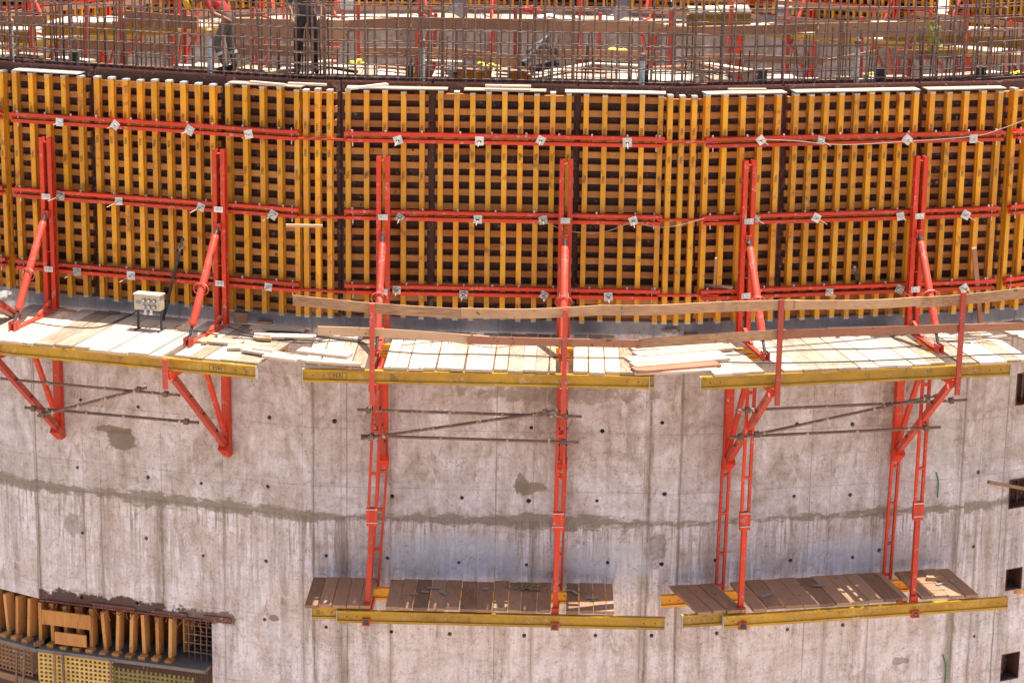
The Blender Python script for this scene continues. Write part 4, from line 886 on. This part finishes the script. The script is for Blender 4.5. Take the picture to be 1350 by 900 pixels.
cable([atz(x, y, zc+.02) for x, y in ((940,477),(1020,478),(1100,477),(1180,474),(1290,468),(1350,466))], 0.013, CABLE, 'thick dark cable along the front edge of the right deck')
cable([atz(x, y, zc) for x, y in ((530,455),(590,450),(650,458),(700,452),(760,458))], 0.006, CABLE, 'thin wavy wire in the middle of the middle deck')
cable([atz(x, y, zc) for x, y in ((960,462),(1040,456),(1130,448),(1200,440))], 0.008, CABLE, 'thin cable slanting back over the right deck')
cable([FR['M'] @ at('M', .45, x, y) for x, y in ((718,291),(740,302),(770,307),(800,305),(834,292))], 0.006, WIRE, 'pale wire sagging between two tie anchors on the middle row', 'wire', 'wire')
cable([FR['M'] @ at('M', .45, x, y) for x, y in ((836,292),(862,299),(890,298),(928,288))], 0.005, WIRE, 'pale wire sagging from the middle row to the right corner', 'wire', 'wire')
cable([FR['R'] @ at('R', .47, x, y) for x, y in ((1003,184),(1050,186),(1110,191),(1190,187),(1283,180),(1320,170),(1352,158))], 0.006, WIRE, 'pale wire draped along the top waler of the right row', 'wire', 'wire')
cable([FR['R'] @ at('R', .03, x, y) for x, y in ((1234,622),(1237,635),(1236,655))], 0.012, GREEN, 'short green hose end hanging out of the right wall face, the upper one', 'hose', 'hose', 'green hose ends in the wall')
cable([FR['R'] @ at('R', .03, x, y) for x, y in ((1243,862),(1247,880),(1245,908))], 0.012, GREEN, 'green hose end hanging near the bottom of the right wall face', 'hose', 'hose', 'green hose ends in the wall')
mbp = []
for k in range(5):
    cx, cy = 676+k*8, 772; pts = [atz(cx+9*math.cos(t)+k, cy+4*math.sin(t)+R_(-1,1), ZL+0.02+0.006*k) for t in [i*0.9+k for i in range(7)]]; mbp += pts
mbp += [atz(690, 776, ZL+.02), atz(705, 772, ZL+.02), atz(712, 776, ZL+.02)]
cable(mbp, 0.010, ROPE, 'tangled tan rope lying on the middle lower platform', 'rope', 'rope')
def clump(name, pts, r, mat, label, cat, seed=0, flat=0.6, parts=None):
    """crumpled soft thing made of one wrinkled blob chain"""
    bm = bmesh.new(); rnd = random.Random(seed)
    for p in pts:
        rr = r*rnd.uniform(0.7, 1.2)
        g = bmesh.ops.create_icosphere(bm, subdivisions=2, radius=rr)
        q = Matrix.Rotation(rnd.uniform(0, 6), 3, 'Z')
        for v in g['verts']:
            n = 1+0.28*math.sin(v.co.x*55/ (rr*12)+seed)*math.cos(v.co.y*60/(rr*12)) + rnd.uniform(-0.12, 0.12)
            v.co = q @ Vector((v.co.x*n*1.3, v.co.y*n, v.co.z*n*flat)) + Vector(p)
    me = bpy.data.meshes.new(name); c = Vector(pts[0]); bmesh.ops.translate(bm, verts=bm.verts[:], vec=-c)
    bm.to_mesh(me); bm.free(); me.materials.append(mat); o = bpy.data.objects.new(name, me); C.objects.link(o); o.location = c
    return lab(o, label, cat)
clump('rag_pile', [atz(x, y, ZD+0.06) for x, y in ((876,436),(884,433),(892,435),(880,438),(888,438))], 0.085, RAG, 'crumpled pale rags piled against the wall at the right deck corner', 'rags', 3)
# cardboard-like block
p = atz(318, 425, ZD); lf = FR['L'].inverted() @ p; mb = MB(); mb.beam((lf.x-0.11, lf.y, ZD+0.09), (lf.x+0.11, lf.y+.03, ZD+0.09), 0.16, 0.17); mb.bx(lf.x-0.10, lf.x-0.02, -lf.y-.07, -lf.y+.06, ZD+0.178, ZD+0.184)
lab(link('wood_block', mb, RAIL, fc='L'), 'brown boxy wood block behind the loose planks, right of the second prop', 'wood block')
# leaning poles
def pole(x0, y0, o0, x1, y1, fc, wd, th, mat, name, label, cat, z0=ZD+0.01):
    b = FR[fc].inverted() @ atz(x1, y1, z0); a = at(fc, o0, x0, y0); mb = MB(); mb.beam(b, a, wd, th, (1,0,0)); lab(link(name, mb, mat, fc=fc), label, cat)
pole(241, 314, 0.60, 215, 421, 'L', 0.045, 0.03, BLACK, 'steel_bar', 'black steel bar leaning on the left formwork behind the socket box', 'steel bar')
pole(1284, 327, 0.60, 1293, 427, 'R', 0.075, 0.05, RAILR, 'leaning_board', 'reddish board leaning on the right formwork near the right edge', 'board')
pole(944, 340, 0.60, 938, 437, 'R', 0.035, 0.03, LOWD, 'leaning_stick', 'thin pale stick leaning by the left end of the right formwork row', 'stick')
pole(1127, 352, 0.55, 1131, 378, 'R', 0.04, 0.04, BLACK, 'hook', 'small black hook hanging on the right row bottom waler', 'hook', z0=-1.2)
# bundle at left edge
for i, (x0, y0, x1, y1, m_) in enumerate(((0,395,22,414,PRED),(0,402,16,417,RAILR),(4,390,26,416,PRED))):
    a = atz(x0-14, y0, ZD+0.45); b = atz(x1, y1, ZD+0.03); mb = MB(); mb.beam(a, b, 0.08, 0.04); lab(link('leaning_section', mb, m_, fc='W'), ('red steel section lying at the left edge of the left deck, rearmost', 'brown board lying at the left edge of the left deck', 'red steel section lying at the left edge, its end nearest the prop')[i], ('steel section', 'board', 'steel section')[i])
clump('crumpled_sheet', [atz(0, 392, ZD+0.4), atz(6, 388, ZD+.4)], 0.12, GREY, 'grey crumpled sheet at the left edge on the deck', 'sheet', 5)
# pile of rods on right deck
for i in range(12):
    x, y = R_(1245, 1300), R_(436, 448); a = atz(x-R_(15, 45), y+R_(-5, 5), ZD+0.03+i*0.006); b = atz(x+R_(20, 50), y+R_(-5, 5), ZD+0.03+i*0.006)
    mb = MB(); mb.tube([a, b], R_(0.008, 0.014), 6); lab(link('steel_rod', mb, RUST if i % 3 else WIRE, fc='W'), 'thin steel rod in the loose heap at the right end of the right deck', 'steel rod', 'loose heap of thin steel rods on the right deck')
# debris chips on the lower decks
for fc, pts in (('M', ((560,780),(572,775),(585,782),(750,778),(758,781),(640,776),(780,788),(545,783))), ('R', ((1240,770),(1255,766),(1080,772),(1010,785)))):
    for (x, y) in pts:
        q = FR[fc].inverted() @ atz(x, y, ZL+0.012); L = R_(.05, .12); a = R_(0, 3); mb = MB(); mb.beam((q.x-L*math.cos(a), q.y-L*.6*math.sin(a), ZL+0.018), (q.x+L*math.cos(a), q.y+L*.6*math.sin(a), ZL+0.022), 0.05, 0.02)
        lab(link('concrete_chip', mb, GREY, fc=fc), 'small grey chip of concrete lying on the %s lower platform' % ('middle' if fc == 'M' else 'right'), 'debris', 'grey chips on the %s lower platform' % ('middle' if fc == 'M' else 'right'))
for (x, y, t) in ((1150,747,'at the back edge of the right lower platform'),(1230,764,'near the right end of the right lower platform')):
    q = FR['R'].inverted() @ atz(x, y, ZL); mb = MB(); mb.beam((q.x-.12, q.y, ZL+.04), (q.x+.12, q.y-.05, ZL+.04), 0.09, 0.06); lab(link('timber_block', mb, RAIL, fc='R'), 'small tan timber block lying '+t, 'timber block')
for (x, y, L, m_, fc, t) in ((90,410,.14,RAIL,'L','right of the first post'),(150,412,.10,LOWD,'L','left of the socket box'),(330,421,.12,RAIL,'L','right of the brown wood block'),(395,425,.13,LOWD,'L','at the left corner'),(560,441,.16,LOWD,'M','under the left of the middle row'),(620,442,.10,RAIL,'M','under the centre of the middle row'),(690,443,.15,LOWD,'M','left of the second middle post'),(800,444,.12,RAIL,'M','right of the second middle post'),(910,440,.12,LOWD,'R','beside the pale rags'),(960,436,.14,RAIL,'R','left of the first right post'),(1150,433,.12,LOWD,'R','under the wide right panel')):
    q = FR[fc].inverted() @ atz(x, y, ZD+0.02); a = R_(-.5, .5); mb = MB(); mb.beam((q.x-L*math.cos(a), q.y-L*math.sin(a), ZD+0.025), (q.x+L*math.cos(a), q.y+L*math.sin(a), ZD+0.03), R_(.04, .08), 0.025)
    lab(link('timber_scrap', mb, m_, fc=fc), 'small timber scrap at the formwork foot, %s' % t, 'timber scrap', 'timber scraps at the formwork foot')
# beams sticking out of the wall pockets
for (x0, y0, x1, y1, t) in ((1303,635,1352,645,'middle'),(1338,780,1356,779,'lower')):
    a = FR['X'] @ at('X', 0.5, x0, y0); b = FR['X'] @ at('X', -0.2, x1+5, y1); mb = MB(); mb.beam(a, b, 0.05, 0.06); lab(link('pocket_timber', mb, LOWD if t == 'middle' else FIN, fc='W'), 'timber poking out of the %s pocket at the right edge' % t, 'timber')
for i, (x0, x1, y0, y1) in enumerate(((1341,1375,492,530),(1331,1372,632,664),(1326,1346,750,775),(1320,1342,862,893))):
    a0, a1, b0, b1, dp = pock(x0, x1, y0, y1); t = 0.018; mb = MB()
    mb.bx(a0+.002, a0+t, -0.34, 0.006, b0+.002, b1-.002); mb.bx(a1-t, a1-.002, -0.34, 0.006, b0+.002, b1-.002)
    mb.bx(a0+t+.001, a1-t-.001, -0.34, 0.005, b0+.002, b0+t); mb.bx(a0+t+.001, a1-t-.001, -0.34, 0.005, b1-t, b1-.002); mb.bx(a0+t, a1-t, -0.345, -0.32, b0+t, b1-t)
    mb.beam(((a0+a1)/2, .22, b0+t), ((a0+a1)/2, .22, b1-t), .04, .04, (1,0,0))
    lab(link('pocket_box', mb, PLY2, fc='X'), 'dark brown box-out left in the %s wall pocket from the top, at the right edge' % ORD[i], 'box-out', 'box-outs in the wall pockets')
# clutter on the inner walkway
ZI = 1.98
clump('yellow_gloves', [atz(x, y, ZI+.05) for x, y in ((634,84),(640,88),(648,85),(655,88))], 0.055, YGL, 'yellow work gloves on the walkway near the middle', 'gloves', 11)
clump('yellow_gloves', [atz(x, y, ZI+.05) for x, y in ((473,80),(479,84),(466,83))], 0.06, YGL, 'yellow crumpled bag on the walkway right of the dark worker', 'bag', 12)
clump('yellow_gloves', [atz(x, y, ZI+.04) for x, y in ((1142,99),(1149,97),(1163,98))], 0.05, YGL, 'yellow gloves on the walkway by the right ribbed sleeve', 'gloves', 13)
clump('yellow_gloves', [atz(x, y, ZI+.04) for x, y in ((1335,97),(1343,96))], 0.07, YGL, 'yellow cloth on the walkway near the right edge', 'cloth', 14)
clump('yellow_cloth', [atz(x, y, ZI+.25) for x, y in ((808,66),(815,67),(822,67))], 0.06, YGL, 'pale yellow cloth lying over the lower guard board', 'cloth', 15)
clump('red_bag', [FR['M'] @ at('M', -2.7, x, y) for x, y in ((694,13),(702,12),(705,15))], 0.09, REDC, 'small red bag on the top of the upper guard board', 'bag', 16, 0.7)
clump('white_sack', [FR['M'] @ at('M', -2.9, x, y) for x, y in ((715,23),(724,21),(731,23))], 0.09, WHT, 'white sack resting behind the upper guard board', 'sack', 17, 0.5)
clump('blue_cup', [FR['M'] @ at('M', -2.62, x, y) for x, y in ((538,57),)], 0.045, BLUE, 'small blue bag hanging by the lower guard board', 'bag', 18, 1.0)
a = FR['M'] @ at('M', -2.8, 457, 12); mb = MB(); mb.tube([a, a+Vector((0,0,.14)), a+Vector((0,0,.15)), a+Vector((0,0,.26))], [.10, .12, .13, .12], 16)
lab(link('bucket', mb, WHT, fc='W'), 'white bucket beside the worker in dark clothes', 'bucket')
# thin white sheets / boards lying about on the walkway
for i, (x0, y0, x1, y1, t) in enumerate(((700,99,790,82,'slanting up to the right in the middle'),(560,80,610,82,'right of the ribbed sleeve'),(780,84,845,87,'right of the middle'),(920,82,990,93,'at the right corner'),(385,86,440,80,'by the feet of the dark worker'))):
    sheet_plank(x0, y0, x1, y1, ZI+0.06+.01*i, 0.16, 'pale board lying on the inner walkway, %s' % t, 0.025, group='pale boards on the inner walkway')
for i, (x0, y0, x1, y1, m_, t) in enumerate(((500,88,545,92,INB,'brown, left of the ribbed sleeve'),(575,90,630,93,RAILR,'reddish, just right of the ribbed sleeve'),(590,84,600,97,BLACK,'black, crosswise near the yellow gloves'),(655,92,700,96,INB,'brown, right of the yellow gloves'),(740,94,800,96,RAIL,'tan, nearest the bars'),(765,80,830,84,BLACK,'black, long and thin'),(860,90,905,88,RAILR,'reddish, left of the right corner'),(905,80,950,92,INB,'brown, slanting at the right corner'),(960,96,1020,92,RAIL,'tan, at the right corner'),(350,96,390,92,INB,'brown, at the feet of the dark worker'),(440,90,470,95,BLACK,'black, short, right of the dark worker'))):
    sheet_plank(x0, y0, x1, y1, ZI+0.05+.012*(i % 3), R_(0.06, 0.2), 'timber scrap on the inner walkway: %s' % t, 0.04, mat=m_, name='timber_scrap', group='timber scraps on the inner walkway')
# dark tool pile
for i, (x0, y0, x1, y1) in enumerate(((696,70,722,52),(700,92,735,84),(690,85,712,62),(716,60,732,70))):
    a = atz(x0, y0, ZI+.12); b = atz(x1, y1, ZI+.3); mb = MB(); mb.beam(a, b, 0.07, 0.10); mb.tube([a, b+Vector((0,0,.04))], .04, 8)
    lab(link('black_tool', mb, BLACK, fc='W'), 'black tool in the heap on the walkway behind the middle rebar, %s' % ('leaning left', 'lying flat', 'upright', 'short, at the back')[i], 'tool', 'black tools heaped on the walkway')
# leafy twig
a = FR['R'] @ at('R', -2.45, 1236, 78); b = FR['R'] @ at('R', -2.45, 1228, 26)
tw = thing('leafy_branch', 'W', (a.x, -a.y, a.z), 'yellow-green leafy branch stuck in front of the right guard boards', 'branch')
mb = MB(); mb.tube([a, a.lerp(b, .5)+Vector((.05,0,0)), b], [.012, .008, .004], 6); sub('stem', mb, TWIG, tw)
mb = MB()
for i in range(46):
    c = a.lerp(b, R_(0.05, 1)) + Vector((R_(-.11,.11), R_(-.08,.08), R_(-.04,.04))); d = Vector((R_(-1,1), R_(-1,1), R_(-1,1))).normalized(); e = d.cross(Vector((R_(-1,1), R_(-1,1), R_(-1,1)))).normalized(); L = R_(.05, .085)
    mb.raw([c-d*L, c+e*L*.45, c+d*L, c-e*L*.45], [(0,1,2,3)])
sub('leaves', mb, LEAF, tw)

# ------------------------------------------------------------------ workers
SKIN = plain('skin', (0.30, 0.15, 0.09)); SHR = plain('red_shirt', (0.50, 0.025, 0.02)); TRG = plain('grey_green_trousers', (0.16, 0.15, 0.12)); SHD = plain('dark_shirt', (0.03, 0.035, 0.05))
JEAN = plain('dark_jeans', (0.016, 0.015, 0.016)); BOOT = plain('dark_boots', (0.03, 0.022, 0.018)); HELM = plain('yellow_helmet', (0.72, 0.42, 0.01), 0.35); HAIR = plain('black_hair', (0.012, 0.01, 0.01))
HI = plain('silver_stripe', (0.6, 0.62, 0.55))
def person(J, mats, label, place, helmet=None, stripe=None):
    """J: dict joint -> (xyz, radius, region); edges by the skeleton list; body = one skinned surface"""
    E = [('pel','spi'),('spi','che'),('che','nek'),('nek','hed'),('hed','top')]
    for s in 'LR': E += [('pel','hip'+s),('hip'+s,'kne'+s),('kne'+s,'ank'+s),('ank'+s,'toe'+s),('che','sho'+s),('sho'+s,'elb'+s),('elb'+s,'wri'+s),('wri'+s,'pal'+s)]
    for s in 'LR':
        wv = Vector(J['wri'+s][0]); pv = Vector(J['pal'+s][0]); d = (pv-wv).normalized(); sd = d.cross(Vector((0,0,1)));
        if sd.length < 0.1: sd = Vector((1,0,0))
        sd.normalize(); cr = d.cross(sd)
        for i, (u, L) in enumerate(((-.032,.07),(-.011,.08),(.011,.076),(.032,.06))):
            J['f%d%s' % (i,s)] = (pv+sd*u+d*L*.45, .0095, 'skin'); J['g%d%s' % (i,s)] = (pv+sd*u+d*L*.85+cr*.02, .008, 'skin')
            E += [('pal'+s, 'f%d%s' % (i,s)), ('f%d%s' % (i,s), 'g%d%s' % (i,s))]
        J['t'+s] = (wv.lerp(pv, .45)-sd*.05+d*.01, .011, 'skin'); J['u'+s] = (wv.lerp(pv, .95)-sd*.062, .009, 'skin'); E += [('wri'+s, 't'+s), ('t'+s, 'u'+s)]
    ks = list(J); me = bpy.data.meshes.new('person'); me.from_pydata([J[k][0] for k in ks], [(ks.index(a), ks.index(b)) for a, b in E], [])
    o = bpy.data.objects.new('person', me); C.objects.link(o)
    o.modifiers.new('s', 'SKIN'); sk = me.skin_vertices[0].data if me.skin_vertices else None
    if sk is None:
        bm = bmesh.new(); bm.from_mesh(me); bm.verts.layers.skin.verify(); bm.to_mesh(me); bm.free(); sk = me.skin_vertices[0].data
    for i, k in enumerate(ks):
        r = J[k][1]; sk[i].radius = r if isinstance(r, tuple) else (r, r); sk[i].use_root = (k == 'pel')
    o.modifiers.new('ss', 'SUBSURF').levels = 2; o.modifiers['ss'].render_levels = 2
    bpy.context.view_layer.update()
    nm = bpy.data.meshes.new_from_object(o.evaluated_get(bpy.context.evaluated_depsgraph_get())); o.modifiers.clear(); o.data = nm
    nm.materials.clear(); names = ['skin','shirt','trousers','boots']
    for n in names: nm.materials.append(mats[n])
    segs = [(Vector(J[a][0]), Vector(J[b][0]), J[b][2], (J[a][1] if not isinstance(J[a][1], tuple) else J[a][1][0])) for a, b in E]
    for p in nm.polygons:
        c = p.center; best = None; bd = 1e9
        for a, b, rg, r in segs:
            ab = b-a; t = max(0, min(1, (c-a).dot(ab)/max(ab.length_squared, 1e-9))); d = (c-(a+ab*t)).length
            if d < bd: bd = d; best = rg
        p.material_index = names.index(best); p.use_smooth = True
    o.matrix_world = place; lab(o, label, 'person')
    hd = Vector(J['hed'][0]); tp = Vector(J['top'][0]); u = (tp-hd).normalized(); face = Vector(J['_face']) if '_face' in J else Vector((0,-1,0))
    def child(name, mb, mat):
        m2 = bpy.data.meshes.new(name); m2.from_pydata([tuple(v) for v in mb.v], [], mb.f); m2.materials.append(mat)
        for q in m2.polygons: q.use_smooth = True
        c = bpy.data.objects.new(name, m2); C.objects.link(c); c.parent = o; return c
    q = Vector(FACE[label]) if label in FACE else Vector((0,-1,0)); q = (q - q.dot(u)*u).normalized(); sd = u.cross(q)
    c0 = hd + u*0.03
    mb = MB(); mb.tube([c0+q*.095-u*.02, c0+q*.125-u*.045], [.012, .018], 6); child('nose', mb, mats['skin'])
    for sg in (-1, 1):
        mb = MB(); mb.tube([c0+q*.088+sd*sg*.034+u*.015, c0+q*.10+sd*sg*.034+u*.015], .010, 8); child('eye', mb, BLACK)
        mb = MB(); mb.tube([c0+sd*sg*.085-u*.03, c0+sd*sg*.10, c0+sd*sg*.09+u*.03], [.012,.018,.012], 6); child('ear', mb, mats['skin'])
    mb = MB(); mb.tube([c0+q*.096-sd*.025-u*.065, c0+q*.100-u*.068, c0+q*.096+sd*.025-u*.065], .007, 6); child('mouth', mb, REDC)
    mb = MB(); n = 7; rb = .118 if helmet else .102
    mb.tube([c0+u*(.03 if not helmet else .045)-q*.01+u*rb*math.sin(i*math.pi/2/n) for i in range(n+1)], [max(rb*math.cos(i*math.pi/2/n), .004) for i in range(n+1)], 18)
    if helmet: mb.tube([c0+u*.04-q*.0, c0+u*.052+q*.008], [.15, .145], 18)
    child('helmet' if helmet else 'hair', mb, helmet or HAIR)
    if stripe:
        for k in 'LR':
            a = Vector(J['kne'+k][0]); b = Vector(J['ank'+k][0]); c = a.lerp(b, .35); d = (b-a).normalized(); mb = MB(); mb.tube([c, c+d*.05], .082, 14, False); child('reflective_band', mb, stripe)
    return o
FACE = {'worker in dark shirt and black jeans standing on the inner walkway': (0.3,-1,0), 'worker in red shirt and yellow helmet bending over behind the bars': (-1,-0.3,-.4)}
J2 = {'pel':((0,0,.95),(.155,.12),'trousers'),'spi':((0,0,1.15),(.145,.11),'shirt'),'che':((0,.0,1.36),(.17,.125),'shirt'),'nek':((0,-.01,1.52),.055,'skin'),'hed':((0,-.03,1.62),(.078,.09),'skin'),'top':((0,-.03,1.72),(.07,.08),'skin')}
for s, g in (('L',-1),('R',1)):
    J2.update({'hip'+s:((g*.10,0,.90),(.095,.10),'trousers'),'kne'+s:((g*.13,-.03,.50),.068,'trousers'),'ank'+s:((g*.145,0,.10),.055,'trousers'),'toe'+s:((g*.16,-.17,.045),(.045,.04),'boots'),
      'sho'+s:((g*.19,0,1.42),.062,'shirt'),'elb'+s:((g*.27,.0,1.15),.046,'shirt'),'wri'+s:((g*.24,-.14,.95),.030,'skin'),'pal'+s:((g*.23,-.18,.89),(.034,.02),'skin')})
f2 = atz(404, 98, 1.965)
person(J2, {'skin':SKIN,'shirt':SHD,'trousers':JEAN,'boots':BOOT}, 'worker in dark shirt and black jeans standing on the inner walkway', Matrix.Translation(f2) @ Matrix.Rotation(rad(12), 4, 'Z'))
J1 = {'pel':((.10,0,.93),(.15,.13),'trousers'),'spi':((-.02,-.03,1.10),(.14,.12),'shirt'),'che':((-.18,-.05,1.22),(.17,.13),'shirt'),'nek':((-.33,-.06,1.22),.055,'skin'),'hed':((-.42,-.07,1.17),(.08,.09),'skin'),'top':((-.50,-.07,1.13),(.07,.08),'skin')}
for s, g in (('L',-1),('R',1)):
    J1.update({'hip'+s:((.12,g*.09,.88),(.095,.10),'trousers'),'kne'+s:((.02+.10*g,g*.10,.49),.07,'trousers'),'ank'+s:((.14+.06*g,g*.11,.10),.055,'trousers'),'toe'+s:((-.02+.06*g,g*.13,.045),(.045,.04),'boots'),
      'sho'+s:((-.20,g*.19,1.20),.062,'shirt'),'elb'+s:((-.10 if g < 0 else -.2,g*.24,.98),.046,'shirt'),'wri'+s:((-.02 if g > 0 else .12,g*.20-.02,.90),.030,'skin'),'pal'+s:((.03 if g > 0 else .18,g*.18-.02,.86),(.034,.02),'skin')})
f1 = atz(293, 96, 1.965)
person(J1, {'skin':SKIN,'shirt':SHR,'trousers':TRG,'boots':BOOT}, 'worker in red shirt and yellow helmet bending over behind the bars', Matrix.Translation(f1), HELM, HI)
print('objects', len(bpy.data.objects))
